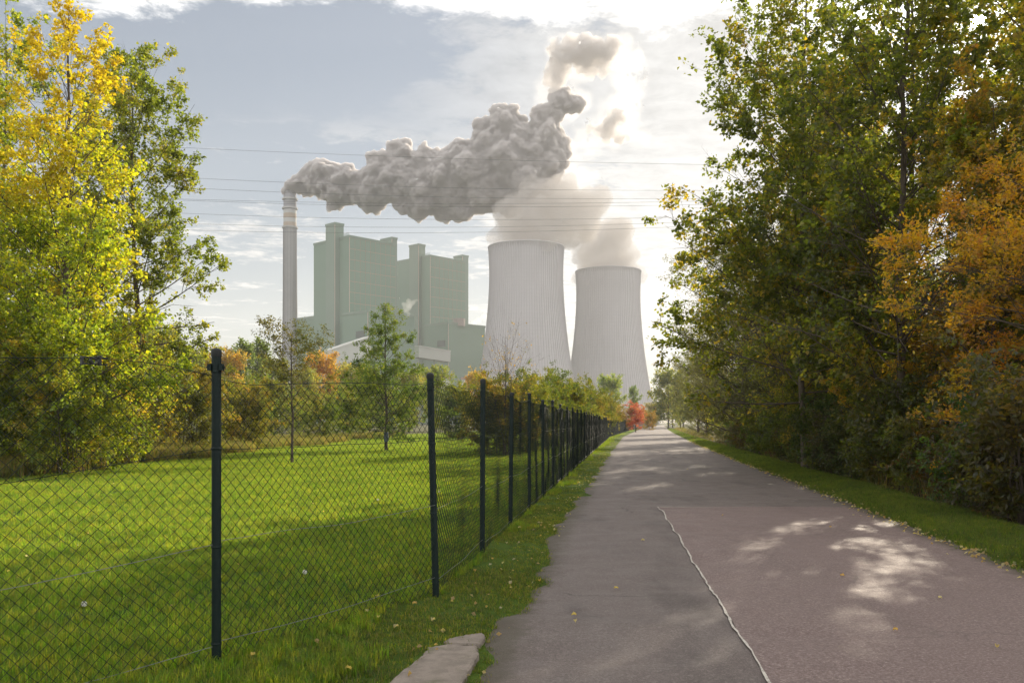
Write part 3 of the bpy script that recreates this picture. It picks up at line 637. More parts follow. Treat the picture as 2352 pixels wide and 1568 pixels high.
for a in [(285, 762, 130, ft, (1, 1, 1), 'pale green far tree under the bough of the green poplar', 'broadleaf_tree', 1.0),
          (345, 772, 140, ft, (1.1, 1.1, 1), 'far tree next to the pale one, right of the wire tensioner'),
          (425, 800, 135, fp, (1.2, 1.1, 1), 'far tree with a yellowing top left of the nearest fence post', 'broadleaf_tree', 1.2),
          (470, 815, 150, fp, (1.6, 1.1, 1), 'golden far tree just left of the nearest fence post', 'broadleaf_tree', 1.2),
          (525, 825, 145, ft, (2.1, 1.3, 1), 'orange yellow far tree just right of the nearest fence post', 'broadleaf_tree', .7),
          (552, 797, 150, fp, (1, 1.05, 1.1), 'first of two upright far poplars near the chimney foot'),
          (590, 795, 155, fp, (1, 1.05, 1.1), 'second of two upright far poplars near the chimney foot'),
          (625, 842, 160, ft, (1.1, 1.1, 1), 'low far tree at the chimney foot', 'broadleaf_tree', .8),
          (735, 832, 150, ft, (2.6, 1.35, .9), 'bright orange far tree in front of the green boiler house', 'broadleaf_tree', .8),
          (700, 866, 140, ft, (1.3, 1.2, 1), 'yellow-green far tree below the sloping conveyor', 'broadleaf_tree', .8),
          (795, 854, 170, ft, (1.5, 1.25, 1), 'pale yellow far tree under the conveyor gallery', 'broadleaf_tree', 1.),
          (850, 866, 150, ft, (1.2, 1.2, 1), 'far tree behind the fuller young tree', 'broadleaf_tree', .9),
          (1000, 860, 160, ft, (1.1, 1.15, 1), 'far green tree at the foot of the smaller boiler house', 'broadleaf_tree', .8),
          (940, 868, 150, ft, (1.2, 1.1, 1), 'far tree between the fuller young tree and the leaning post', 'broadleaf_tree', .9),
          (1090, 870, 180, ft, (2.2, 1.3, .9), 'small golden far tree beside the nearer cooling tower', 'broadleaf_tree', .7),
          (1402, 876, 230, ft, (1.1, 1.25, 1.1), 'round pale green tree in front of the farther cooling tower', 'broadleaf_tree', .8),
          (1456, 893, 260, fp, (1, 1.1, 1.1), 'slim green tree right of the round one before the farther cooling tower', 'broadleaf_tree', .9),
          ]: far(*a)
for px, yt, Z, d, tint, lab in [(1500, 932, 300, ft, (1.4, 1.1, 1), 'hazy bush-like tree where the fence vanishes at the road bend'), (1545, 915, 310, ft, (1, 1.05, 1), 'hazy tree closing the road bend on the wooded side'), (1570, 900, 280, ft, (1, 1, 1), 'hazy tree behind the round one at the end of the road'), (1478, 945, 330, ft, (1.1, 1.1, 1), 'low hazy tree far behind the red maple')]:
    far(px, yt, Z, d, tint, lab, 'broadleaf_tree', 1.3)
# hedge row behind the fence
HG = 'shrubs in the row behind the fence'
for px, yt, y, tint, lab in [
    (1120, 884, 44, (.85, .75, .8), 'yellowish shrub right of the third fence post'),
    (1195, 888, 46, (.75, .72, .8), 'sparse olive shrub below the bare twigs'),
    (1245, 874, 52, (.62, .70, .7), 'dense olive shrub first in the hedge row behind the fence'),
    (1285, 876, 60, (.6, .68, .7), 'second shrub of the hedge row, in front of the nearer cooling tower'),
    (1318, 890, 70, (.66, .68, .7), 'third shrub of the hedge row, at the base edge of the nearer cooling tower'),
    (1345, 905, 85, (.7, .68, .7), 'fourth shrub of the hedge row, before the gap between the towers'),
    (1372, 918, 100, (.75, .7, .7), 'fifth shrub of the hedge row, in front of the farther tower'),
    (1396, 928, 120, (.85, .72, .7), 'sixth shrub of the hedge row, below the round pale tree'),
    (1425, 938, 150, (1.3, .8, .9), 'russet shrub next to the red maple'),
    (1490, 950, 190, (1.3, .8, .9), 'low russet shrub at the far end of the fence')]:
    s = (CAMH+(HZ-yt)/F*y)/4.0*.92
    plant('hedge_shrub', SB, (px-CX)/F*y, y, rr.uniform(0, 6.28), s, lab, 'shrub', HG, tuple(.78*c for c in tint))
red = make_tree(53, 5.4, .1, 2.7, oval, .08, 44, (25, 60), .03, 2.6, 6., 5., .2, .8, ((.19, .045, .035), (.23, .06, .045), (.25, .09, .05), (.16, .035, .03)), loose=.1)
plant('maple_tree', red, (1460-CX)/F*150, 150, 0, .8, 'small bright red maple near the far end of the fence', 'tree', sz=.66, tint=(.85, .85, .9))
bare = make_tree(54, 4.8, .05, 2.0, oval, .2, 40, (35, 68), .05, 3.2, 5., 1.6, .08, .7, ((.14, .10, .02), (.2, .13, .02), (.08, .08, .02)), stems=4, bare=.72, tube_twigs=True)
plant('bare_shrub', bare, (1162-CX)/F*43, 43, 0, 1.1, 'almost leafless twiggy shrub in front of the nearer cooling tower', 'shrub')
Y1 = make_tree(71, 5.2, .05, 1.7, oval, .30, 38, (10, 60), .02, 4.2, 8., 8., .095, .6, ((.03, .038, .010), (.042, .046, .012), (.065, .058, .014)), bare=.25, wob=.05)
plant('young_tree', Y1, *gnd(671, 1066), .6, .97, 'slender young tree with a thin scruffy crown on the lawn', 'tree', 'young trees on the lawn')
Y2 = make_tree(72, 8.1, .075, 3.7, lambda t: max(.05, (1-t)**1.05*min(1, .75+t*3)), .12, 66, (0, 62), .07, 3.2, 7.5, 13., .12, .5, ((.028, .05, .008), (.038, .062, .009), (.055, .075, .010), (.08, .09, .012)), flat=.4)
y2 = plant('young_tree', Y2, *gnd(887, 1036), 2., 1.02, 'fuller cone-shaped young tree with arching branches on the lawn', 'tree', 'young trees on the lawn')
MB().lathe([(.085, .55), (.12, .6), (.13, .85), (.11, 1.05), (.085, 1.1)], 10).obj('trunk_wrap', plain('blue_grey_wrap', (.12, .15, .19), .8), y2)

# ---------------------------------------------------------------- chain-link fence
M_PVC = plain('green_coated_post', (.006, .015, .014), .5, .25, .3, 3.)
M_WIRE = plain('green_coated_wire', (.008, .015, .013), .55, .25, .2, 4.)
M_GALV = plain('galvanised_wire', (.22, .23, .22), .45, .5, .2, 4., .6)
fence = tag(empty('chain_link_fence'), 'dark green chain-link fence with round posts running along the road beside the lawn', 'fence')
PH = 2.08
pm = MB().lathe([(.031, -.2), (.031, PH-.035)], 12).mesh('post', M_PVC, True)
cm = MB().lathe([(.034, PH-.05), (.035, PH-.02), (.031, PH-.004), (.012, PH+.004), (.0005, PH+.004)], 12).mesh('cap', plain('black_cap', (.012, .014, .014), .5), True)
tms = [MB().lathe([(.0335, z-.008), (.0355, z), (.0335, z+.008)], 10).mesh('wire_tie', M_PVC) for z in (1.43, .79, .16, 1.93)]
LEAN = {2: (0, 0), 3: (-.026, .0), 4: (.004, -.006)}
def chain(nw, W, top, seed, damage=None, sag=.02, z0=.06, quiet=False):
    """zigzag wires of one span, in span coordinates x 0..W, z up"""
    rng = np.random.default_rng(seed)
    q = .041; H = 1.9; M = int(H/q)+1
    i = np.arange(nw)[:, None]; j = np.arange(M)[None]
    X = (i+((j+i) % 2))*(W/(nw+1)); Z = np.broadcast_to(j*(H/(M-1)), X.shape)
    Y = np.where((j+i) % 2 == 0, .002, -.002)
    u = X/W; v = Z/H
    zz = z0+v*(top(u)-z0-sag*np.sin(np.pi*u)*v)
    X = X+vnoise(u*5, v*6, seed)*.030+vnoise(u*14, v*12, seed+1)*.008
    zz = zz+vnoise(u*6, v*5, seed+2)*.034*(v > .02)+vnoise(u*17, v*14, seed+4)*.007
    Y = Y+vnoise(u*3, v*3, seed+3)*.06*np.sin(np.pi*u)
    P = np.stack([X, Y, zz], -1)
    V, Q = tubes(P, .0028, 3)
    return np_mesh('wire_mesh', V, Q, None, [M_WIRE], True)
def wires(W, hs, seed, tops):
    """tension wires of a span as meshes"""
    out = []
    for k, (h0, h1) in enumerate(hs):
        t = np.linspace(0, 1, 12); z = lerp(h0, h1, t)-.02*np.sin(np.pi*t)+vnoise(t*4, t*0+k, seed)*.02
        V, Q = tubes(np.stack([t*W, t*0-.006, z], -1)[None], .0021, 4); out.append(np_mesh('tension_wire', V, Q, None, [M_GALV if k else M_WIRE], True))
    t = np.linspace(0, 1, 24); V, Q = tubes(np.stack([t*W, t*0, tops(t)+.004], -1)[None], .0026, 4)
    out.append(np_mesh('tension_wire', V, Q, None, [M_WIRE], True)); return out
TOPS = {0: lambda u: 1.95+u*.0, 1: lambda u: np.interp(u, [0, .5, .72, .85, 1], [1.93, 1.95, 1.975, 1.96, 1.895]),
        2: lambda u: np.interp(u, [0, .12, .3, .6, .85, 1], [1.88, 1.85, 1.88, 1.915, 1.92, 1.965]),
        3: lambda u: 1.99-.03*np.sin(np.pi*u)}
shared = [chain(61, 2.6, (lambda u, a=a: 2.0-a*np.sin(np.pi*u)), 80+n, sag=.0) for n, a in enumerate((.05, .03, .07))]
sharedw = [wires(2.6, [(1.43, 1.44), (.79, .8), (.15, .14)], 90+n, (lambda u, a=a: 2.0-a*np.sin(np.pi*u))) for n, a in enumerate((.05, .03, .07))]
for i, (x, y) in enumerate(FENCE_P):
    p = link('post', pm, fence, (x, y, 0))
    if i in LEAN: p.rotation_euler = (LEAN[i][1], LEAN[i][0], 0)
    else: p.rotation_euler = (rr.normal()*.006, rr.normal()*.006, rr.uniform(0, 6))
    p.scale[2] = {2: 1.0, 3: .985, 4: 1.02}.get(i, 1+rr.normal()*.012)
    link('cap', cm, p)
    if i < 14:
        for tm in tms: link('wire_tie', tm, p)
    if i+1 < len(FENCE_P):
        x2, y2_ = FENCE_P[i+1]; W = math.hypot(x2-x, y2_-y); a = math.atan2(y2_-y, x2-x)
        if i <= 3:
            me = chain(int(W/.0425), W, TOPS[i], 60+i*7)
            hs = {0: [(1.2, 1.25), (.7, .75), (.1, .12)], 1: [(1.14, 1.43), (.62, .80), (.0, .155)], 2: [(1.43, 1.45), (.83, .85), (.165, .2)], 3: [(1.44, 1.46), (.82, .84), (.17, .2)]}[i]
            ws = wires(W, hs, 70+i, TOPS[i]); sx = 1.
        else: me = shared[i % 3]; ws = sharedw[i % 3]; sx = W/2.6
        o = link('wire_mesh', me, fence, (x, y, 0)); o.rotation_euler[2] = a; o.scale[0] = sx
        if y < 70:
            for w in ws:
                o = link('tension_wire', w, fence, (x, y, 0)); o.rotation_euler[2] = a; o.scale[0] = sx
# ratchet tensioner on the top wire and post clamps
tx = MB().box(-.075, .075, -.004, .004, -.026, -.018).box(-.075, .075, -.004, .004, .014, .022).box(-.079, -.068, -.014, .014, -.027, .023).box(.02, .034, -.016, .016, -.03, .03)
tx.add(*[(lambda r: ([(r*math.cos(a)-.01, y, r*math.sin(a)) for y in (-.013, .013) for a in np.arange(8)*math.pi/4], [(i, (i+1) % 8, 8+(i+1) % 8, 8+i) for i in range(8)]+[(0, 1, 2, 3), (3, 4, 5, 6), (11, 10, 9, 8), (14, 13, 12, 11)]))(.02)][0])
P1, P0 = FENCE_P[2], FENCE_P[1]; tv = .50
o = tx.obj('wire_tensioner', plain('black_steel', (.015, .016, .016), .5, .5), fence, (lerp(P0[0], P1[0], .70), lerp(P0[1], P1[1], .70), 1.965)); o.rotation_euler[2] = math.atan2(P1[1]-P0[1], P1[0]-P0[0])
for sgn in (-1, 1):
    cl = MB().box(-.012, .012, -.02, .02, -.022, .022).box(-.02, .02, -.008, .008, -.008, .008).obj('clamp', M_PVC, fence, (P1[0]+sgn*.037, P1[1]-.012, 1.96))
# far grey fence past the green one
ff = tag(empty('metal_fence'), 'pale grey metal fence at the far bend of the road', 'fence')
M_GF = plain('grey_metal', (.18, .19, .2), .6)
bar = MB().box(-.03, .03, -.03, .03, 0, 2.).mesh('post', M_GF); pan = MB()
for k_ in range(10): pan.box(.12+k_*.25, .17+k_*.25, -.01, .01, .1, 1.9)
pan.box(.03, 2.47, -.015, .015, .3, .36).box(.03, 2.47, -.015, .015, 1.6, 1.66); pan = pan.mesh('railing_panel', M_GF)
yy = 208.
while yy < 500:
    x = float(xl(yy))-1.2; x2 = float(xl(yy+2.5))-1.2
    link('post', bar, ff, (x, yy, 0)); o = link('railing_panel', pan, ff, (x, yy, 0)); o.rotation_euler[2] = math.atan2(2.5, x2-x); o.scale[0] = math.hypot(2.5, x2-x)/2.5
    yy += 2.5 if yy < 300 else 2.5
    
# ---------------------------------------------------------------- power station
M_GREEN = plain('green_cladding', (.15, .225, .17), .6, .3, .06, .06)
M_GREEN2 = plain('grey_green_cladding', (.17, .23, .185), .6, .3, .06, .06)
M_JOINT = plain('rust_red_joint', (.40, .24, .19), .8)
M_TRIM = plain('pinkish_trim', (.42, .33, .28), .8)
M_PALE = plain('pale_metal', (.45, .46, .43), .6, .3, .08, .1)
def zp(zx, zy): return 612.5+.39063*zx, 428.75+.39063*zy
def px_of(P): return CX+F*P[0]/P[1]
TH = R(43.)
DA = np.array((math.sin(TH), math.cos(TH))); DB = np.array((-math.cos(TH), math.sin(TH)))     # away to the right, away to the left
def reach(c, d, px):
    """distance along d from c at which it projects to px"""
    k = (px-CX)/F; return (k*c[1]-c[0])/(d[0]-k*d[1])
def block(parent, name, corner, left, right, Z, m, ground=0., roof_h=1.2):
    (cx_, cy_) = zp(*corner); c = np.array(((cx_-CX)/F*Z, Z)); h = CAMH+(HZ-cy_)/F*Z
    la = reach(c, DA, zp(right, 0)[0]); lb = reach(c, DB, zp(left, 0)[0])
    o = MB().box(0, la, 0, lb, ground, h).obj(name, m, parent, (c[0]-parent.location[0], c[1]-parent.location[1], 0)); o.rotation_euler[2] = math.pi/2-TH
    p = MB().box(-.4, la+.4, -.4, 0-.02, h-1.0, h+.8).box(-.4, -.02, 0, lb+.4, h-1.0, h+.8)
    link('corner_trim', MB().box(-.25, .12, -.25, .12, ground, h-1.05).mesh('corner_trim', M_TRIM), o)
    link('parapet', p.mesh('parapet', M_PALE if roof_h > 2 else M_GREEN2), o)
    return o, la, lb, h
def panels(o, la, lb, h, nx, nz, z0, m, side='a', mx=.0):
    Wd = la if side == 'a' else lb
    g_ = .28; w = Wd/nx; hh = (h-1.2-z0)/nz
    bk_ = MB()
    if side == 'a': bk_.box(0, la, -.12, -.01, z0, h-1.2)
    else: bk_.box(-.12, -.01, 0, lb, z0, h-1.2)
    link('joint_backing', bk_.mesh('joint_backing', M_JOINT), o)
    pm_ = (MB().box(g_/2, w-g_/2, -.22, -.13, g_/2, hh-g_/2) if side == 'a' else MB().box(-.22, -.13, g_/2, w-g_/2, g_/2, hh-g_/2)).mesh('panel', m)
    for i in range(nx):
        for j in range(nz):
            p = link('panel', pm_, o, (i*w, 0, z0+j*hh) if side == 'a' else (0, i*w, z0+j*hh))
def boiler(Z, S, lab, ncol, nrow):
    c = at(*zp(*S['main'][0]), Z); b = tag(empty('boiler_house', (c[0], Z, 0)), lab, 'building', 'boiler houses of the power station')
    m, la, lb, h = block(b, 'main_block', *S['main'], Z, M_GREEN)
    panels(m, la, lb, h, ncol, nrow, S['pz'], M_GREEN)
    block(b, 'stair_tower', *S['stair'], Z+S['dz'][0], M_GREEN2)
    block(b, 'lift_tower', *S['lift'], Z+S['dz'][1], M_GREEN2)
    l, la2, lb2, h2 = block(b, 'lower_block', *S['low'], Z+S['dz'][2], M_GREEN)
    ly = lb2*.12, lb2*.45
    MB().box(-.45, -.05, *ly, h2*.77, h2*.83).obj('louvre', plain('dark_louvre', (.09, .11, .10), .7), l)
    MB().box(la2*.12, la2*.2, -.4, -.05, 2, 14).obj('louvre', plain('dark_louvre', (.09, .11, .10), .7), l)
    for i in range(5):
        v = MB().box(0, .3, 0, .3, 0, 3+1.5*(i % 3)).obj('roof_mast', M_GREEN2, m, (la*(.02+.2*i), lb*.4, h))
    v = MB()
    for t in np.linspace(.02, .98, 26): v.box(-.2, -.1, lb*t*.35, lb*t*.35+.12, h, h+2.6)
    v.box(-.2, -.1, 0, lb*.35, h+2.5, h+2.65).box(-.2, -.1, 0, lb*.35, h+1.3, h+1.42); link('roof_railing', v.mesh('roof_railing', M_GREEN2), m)
    return b
b1 = boiler(700, dict(main=((487, 290), 277, 757), stair=((401, 214), 347, 453), lift=((737, 300), 670, 767), low=((595, 729), 446, 868), pz=78, dz=(6, 62, -28)),
            'larger grey-green boiler house with a tall stair tower, next to the chimney', 9, 8)
block(b1, 'annex', (330, 757), 151, 345, 742, M_GREEN)
b2 = boiler(815, dict(main=((962, 405), 767, 1168), stair=((893, 339), 838, 932), lift=((1152, 404), 1100, 1186), low=((1068, 799), 930, 1284), pz=80, dz=(6, 62, -28)),
            'smaller-looking grey-green boiler house between the larger one and the cooling towers', 8, 8)
for zx, zy, w_ in ((1132, 808, 17),):
    P = at(*zp(zx, zy), 800); MB().lathe([(5.2, 0), (5.2, 7), (0.1, 7.5)], 16).obj('silo', plain('brownish_metal', (.26, .22, .20), .7), b2, (P[0]-b2.location[0], P[1]-b2.location[1], P[2]-9+7))
def conveyor(a, b, Z1, Z2, h, w, lab, piers):
    P, Q = at(*zp(*a), Z1), at(*zp(*b), Z2); c = tag(empty('conveyor_bridge', (P[0], P[1], 0)), lab, 'conveyor', 'conveyor bridges of the power station')
    P0_ = np.array((P[0], P[1], 0))
    MB().beam(P-P0_, Q-P0_, w, h).obj('gallery', M_PALE, c)
    up = np.array((0, 0, h/2+.4)); MB().beam(P-P0_+up, Q-P0_+up, w+1, .7).obj('roof', plain('pale_roof', (.55, .55, .52)), c)
    for t in piers:
        p = lerp(P, Q, t)-P0_; MB().box(p[0]-1, p[0]+1, p[1]-1.5, p[1]+1.5, 0, p[2]-h/2-.05).obj('pier', M_GREEN2, c)
conveyor((355, 1018), (592, 938), 640, 662, 13, 10, 'pale conveyor gallery sloping up into the larger boiler house', (.1, .55))
conveyor((872, 972), (1058, 1000), 740, 772, 9, 9, 'short pale conveyor gallery running into the smaller-looking boiler house', (.15, .6))
conveyor((40, 1062), (120, 1043), 640, 652, 4, 6, 'thin low conveyor at the foot of the chimney', (.2, .8))
# chimney
def chimney_mat():
    q = mat('concrete_chimney'); sx = q.n('ShaderNodeSeparateXYZ', {0: objc(q)}).outputs
    n = q.noise(objc(q), .12, 5)
    return fin(q, q.mix(n, (.36, .36, .37), (.50, .49, .48)), .85, .2)
M_CHIM = chimney_mat()
cb = at(666, 970, 770); ch = tag(empty('chimney', (cb[0], cb[1], 0)), 'tall slender ribbed chimney with two orange bands, smoking', 'chimney')
HC = 200.; k_ = 770/F
def cr(z): return np.interp(z, [0, 40, 75, 120, 200], [7.9, 6.8, 6.0, 5.65, 5.4])
zs = [0, 20, 40, 60, 80, 100, 120, 140, 160]
zb = [CAMH+(HZ-zp(0, y)[1])*k_ for y in (236, 212, 188, 160, 137)]
MB().lathe([(cr(z), z) for z in zs+[zb[0]]], 48).obj('shaft', M_CHIM, ch, smooth=True)
rb = MB(); 
rbm = np_mesh('rib', *[(lambda Z_: (np.concatenate([np.stack([cr(Z_)-.1, Z_*0-.28, Z_], 1), np.stack([cr(Z_)+.35, Z_*0-.28, Z_], 1), np.stack([cr(Z_)+.35, Z_*0+.28, Z_], 1)]), np.concatenate([np.stack([np.arange(len(Z_)-1)+a*len(Z_), np.arange(len(Z_)-1)+b*len(Z_), np.arange(len(Z_)-1)+1+b*len(Z_), np.arange(len(Z_)-1)+1+a*len(Z_)], 1) for a, b in ((0, 1), (1, 2))])))(np.array([25.]+zs[2:]+[zb[0]]))][0], None, [plain('dark_rib', (.24, .24, .25), .9)])  # ribs are coloured darker than the shaft
for i in range(30):
    o = link('rib', rbm, ch); o.rotation_euler[2] = i*2*math.pi/30
M_OR = plain('faded_orange_band', (.37, .30, .235), .8); M_WB = plain('white_band', (.42, .42, .42), .8)
for j in range(4):
    MB().lathe([(cr(zb[j])+.02, zb[j]), (cr(zb[j+1])+.02, zb[j+1])], 48).obj('band', (M_OR, M_WB, M_OR, M_WB)[j], ch, smooth=True)
MB().lathe([(cr(zb[4]), zb[4]), (cr(HC), HC-6), (cr(HC), HC), (cr(HC)-.8, HC), (cr(HC)-.8, HC-12)], 48).obj('upper_shaft', plain('dark_grey_concrete', (.27, .27, .29), .9, .2, .12, .2), ch, smooth=True)
for z in (HC-7, zb[4]+1, zb[0]-1):
    MB().lathe([(cr(z), z-.4), (cr(z)+1.2, z-.4), (cr(z)+1.2, z+.9), (cr(z)+1.1, z+.9), (cr(z)+1.1, z), (cr(z), z)], 36).obj('platform', M_CHIM, ch)
# cooling towers
def tower_mat():
    q = mat('tower_concrete'); o = objc(q); sx = q.n('ShaderNodeSeparateXYZ', {0: o}).outputs
    n = q.noise(o, .05, 6); st = q.noise(q.n('ShaderNodeMapping', {'Vector': o, 'Scale': (.35, .35, .02)}).outputs[0], 1, 5)
    c = q.mix(n, (.40, .385, .405), (.50, .485, .50)); c = q.mix(q.m('MULTIPLY', q.ss(st, .45, .8), .35), c, (.28, .27, .28))
    bnd = q.m('FRACT', q.m('DIVIDE', sx[2], 3.1)); c = q.mix(q.m('MULTIPLY', q.ss(bnd, .88, .97), .18), c, (.25, .25, .26))
    return fin(q, c, .9, .15)
M_TOW = tower_mat(); M_RIB = plain('tower_rib', (.39, .375, .39), .9, .1, .15, .05)
TZ = np.array([0, 8, 20, 36, 55, 73, 92, 112, 126, 136.5, 138.4]); TR = np.array([45.3, 43.2, 40.3, 37, 33.9, 31.6, 29.8, 28.7, 28.9, 29.4, 29.7])
zf = np.linspace(8, 138.4, 30); rf = np.interp(zf, TZ, TR)
for _ in range(3): rf[1:-1] = (rf[:-2]+2*rf[1:-1]+rf[2:])/4
tsh = MB().lathe(list(zip(rf, zf))+[(rf[-1]+.5, 138.5), (rf[-1]+.5, 139.3), (rf[-1]-.9, 139.3)]+list(zip(rf[::-1]-1.0, zf[::-1]))[:12], 96).mesh('shell', M_TOW, True)
def arc(w, o0, o1):
    V = np.concatenate([np.stack([rf+o, zf*0+s, zf], 1) for o, s in ((o0, -w), (o1, -w), (o1, w), (o0, w))]); n = len(zf); i = np.arange(n-1)
    return V, np.concatenate([np.stack([i+a*n, i+1+a*n, i+1+(a+1)*n, i+(a+1)*n], 1)[:, ::-1] for a in range(3)])
V_, Q_ = arc(.24, -.2, .34); ribm = np_mesh('rib', V_, Q_, None, [M_RIB])
legm = MB().beam((43.2, 0, 8.2), (46, 3.2, 0), .9, .9).mesh('leg', M_RIB); legm2 = MB().beam((43.2, 0, 8.2), (46, -3.2, 0), .9, .9).mesh('leg', M_RIB)
for px, Z, lab in ((1208.5, 705, 'nearer concrete cooling tower, the taller-looking one beside the boiler houses'), (1397, 817, 'farther concrete cooling tower, the lower-looking one beside the road trees')):
    t = tag(empty('cooling_tower', ((px-CX)/F*Z, Z, 0)), lab, 'cooling tower', 'cooling towers')
    link('shell', tsh, t)
    for i in range(96):
        o = link('rib', ribm, t); o.rotation_euler[2] = i*2*math.pi/96
    for i in range(40):
        for m_ in (legm, legm2): o = link('leg', m_, t); o.rotation_euler[2] = i*2*math.pi/40
    
# low buildings at the foot
for (x0, x1, yt, Z, m_, lab) in ((1060, 1090, 866, 600, M_PALE, 'low white-roofed hall at the foot of the nearer cooling tower'), (1005, 1030, 864, 610, M_PALE, 'low pale shed at the foot of the smaller-looking boiler house')):
    a, b = at(x0, yt, Z), at(x1, yt, Z); e = tag(empty('low_building', (a[0], Z, 0)), lab, 'building')
    w_ = b[0]-a[0]; hh = a[2]
    MB().box(0, w_, 0, 20, 0, hh-1.5).obj('wall', M_PALE, e)
    MB().box(-.5, w_+.5, -.5, 20.5, hh-1.49, hh).obj('roof', plain('red_brown_roof', (.3, .2, .17)), e)
    MB().box(w_*.3, w_*.5, -.12, -.02, .5, 5).obj('door', M_GREEN2, e)

# ---------------------------------------------------------------- smoke
def smoke_mat(name, dens, an=.35, col=(1, 1, 1)):
    q = mat(name); v = q.n('ShaderNodeVolumePrincipled', {'Color': (*col, 1), 'Density': dens, 'Anisotropy': an})
    q.t.links.new(v.outputs[0], q.out.inputs['Volume']); return q.mat
def puffs(name, balls, m, label, voxel, d1, d2, seed, cauli=True, wob=9):
    rng = np.random.default_rng(seed); bm = bmesh.new()
    ico = bmesh.new(); bmesh.ops.create_icosphere(ico, subdivisions=2, radius=1); IV = np.array([v.co[:] for v in ico.verts]); IF = [[v.index for v in f.verts] for f in ico.faces]; ico.free()
    Vs = []; Fs = []; n = 0
    def ball(c, r):
        nonlocal n
        Vs.append(IV*r+c); Fs.extend([[a+n for a in f] for f in IF]); n += len(IV)
    for px, py, r, Z in balls:
        c = at(px, py, Z); rw = r/F*Z; ball(c, rw)
        if cauli:
            for _ in range(wob):
                d = rng.normal(size=3); d /= np.linalg.norm(d); r2 = rw*rng.uniform(.3, .55); c2 = c+d*rw*.82; ball(c2, r2)
                for _ in range(3):
                    e = d*.8+rng.normal(size=3)*.7; e /= np.linalg.norm(e); ball(c2+e*r2*.85, r2*rng.uniform(.3, .5))
    me = np_mesh(name, np.concatenate(Vs), None, np.array(Fs), [m], True); o = link(name, me)
    r = o.modifiers.new('r', 'REMESH'); r.mode = 'VOXEL'; r.voxel_size = voxel
    for i, (st, sc) in enumerate((d1, d2)):
        tx_ = bpy.data.textures.new(name, 'CLOUDS'); tx_.noise_scale = sc; tx_.noise_depth = 4
        dm = o.modifiers.new('d', 'DISPLACE'); dm.texture = tx_; dm.texture_coords = 'GLOBAL'; dm.strength = st; dm.mid_level = .5
    tag(o, kind='stuff'); return o
M_SMOKE = smoke_mat('stack_smoke', .9, .3, (.84, .81, .805)); M_STEAM = smoke_mat('tower_steam', .075, .0, (.68, .645, .62))
stack = [(666, 438, 13, 770), (672, 425, 15, 768), (690, 418, 21, 766), (708, 414, 26, 766), (735, 412, 35, 764), (765, 415, 38, 762), (790, 430, 40, 762), (770, 450, 28, 762), (815, 425, 38, 760), (845, 435, 42, 758), (850, 460, 26, 758),
         (880, 380, 30, 756), (915, 360, 33, 756), (880, 420, 48, 756), (925, 415, 56, 754), (960, 440, 50, 754), (965, 480, 22, 754), (985, 375, 37, 752), (1005, 415, 55, 750), (1040, 430, 60, 750), (1065, 370, 45, 748), (1060, 480, 26, 748), (1090, 400, 62, 746), (1110, 440, 50, 746),
         (1130, 315, 36, 744), (1155, 300, 45, 742), (1195, 320, 40, 740), (1140, 370, 60, 744), (1185, 390, 62, 740), (1160, 268, 26, 742), (1120, 290, 20, 744), (1250, 395, 40, 738), (1275, 380, 26, 737), (1170, 450, 36, 742), (1225, 370, 52, 738), (1215, 420, 38, 738), (1255, 330, 42, 736), (1275, 345, 30, 736), (1240, 280, 26, 736), (1255, 300, 30, 736), (1262, 262, 26, 735), (1282, 238, 24, 735), (1300, 232, 24, 735), (1322, 240, 20, 735), (1285, 370, 20, 736), (1290, 330, 18, 736)]
puffs('smoke', stack, M_SMOKE, 'thick billowing grey smoke trailing from the chimney', 1.2, (9, 14), (3.2, 4), 1, wob=14)
upper = [(1278, 215, 17, 735), (1272, 195, 14, 735), (1268, 172, 20, 735), (1290, 175, 20, 735), (1282, 150, 20, 735), (1292, 130, 26, 735), (1330, 118, 32, 735), (1365, 118, 34, 735), (1390, 132, 24, 735), (1380, 150, 20, 735), (1340, 145, 22, 735), (1395, 110, 20, 735),
         (1400, 290, 24, 735), (1420, 272, 15, 735), (1375, 298, 13, 735), (1425, 312, 13, 735), (1412, 262, 13, 735), (1355, 292, 8, 735)]
puffs('smoke', upper, smoke_mat('thin_smoke', .24, .25, (.84, .81, .795)), 'drift', 1.5, (20, 16), (9, 5), 2, wob=9)
halo = [(1270, 190, 34, 775), (1290, 140, 44, 775), (1340, 125, 50, 775), (1390, 125, 44, 775), (1420, 165, 36, 775), (1430, 215, 36, 775), (1405, 245, 34, 775), (1420, 290, 44, 775), (1370, 290, 34, 775), (1320, 240, 36, 775), (1345, 330, 44, 775), (1300, 340, 44, 775), (1320, 400, 48, 775), (1250, 440, 34, 775), (1290, 420, 44, 775), (1450, 150, 16, 775), (1475, 200, 26, 775), (1462, 330, 24, 775)]
puffs('smoke', halo, smoke_mat('veil', .006, .4, (.97, .96, .95)), 'veil', 2.4, (40, 30), (16, 8), 8, wob=8)
tw1 = [(1208, 575, 72, 705), (1165, 560, 30, 705), (1200, 530, 55, 705), (1250, 530, 60, 705), (1185, 500, 40, 705), (1240, 480, 62, 705), (1290, 480, 55, 708), (1230, 440, 42, 705), (1290, 430, 45, 708), (1340, 470, 50, 712), (1330, 520, 50, 712)]
tw2 = [(1397, 630, 60, 817), (1375, 600, 48, 817), (1420, 600, 45, 817), (1360, 570, 50, 815), (1400, 550, 50, 815), (1385, 540, 36, 815)]
puffs('steam', tw1, M_STEAM, 'soft pale steam drifting from the nearer cooling tower', 3., (24, 30), (9, 8), 3, wob=6)
puffs('steam', tw2, M_STEAM, 'soft pale steam rising from the farther cooling tower', 3., (24, 30), (9, 8), 4, wob=6)
ms = smoke_mat('small_steam', .05, .35)
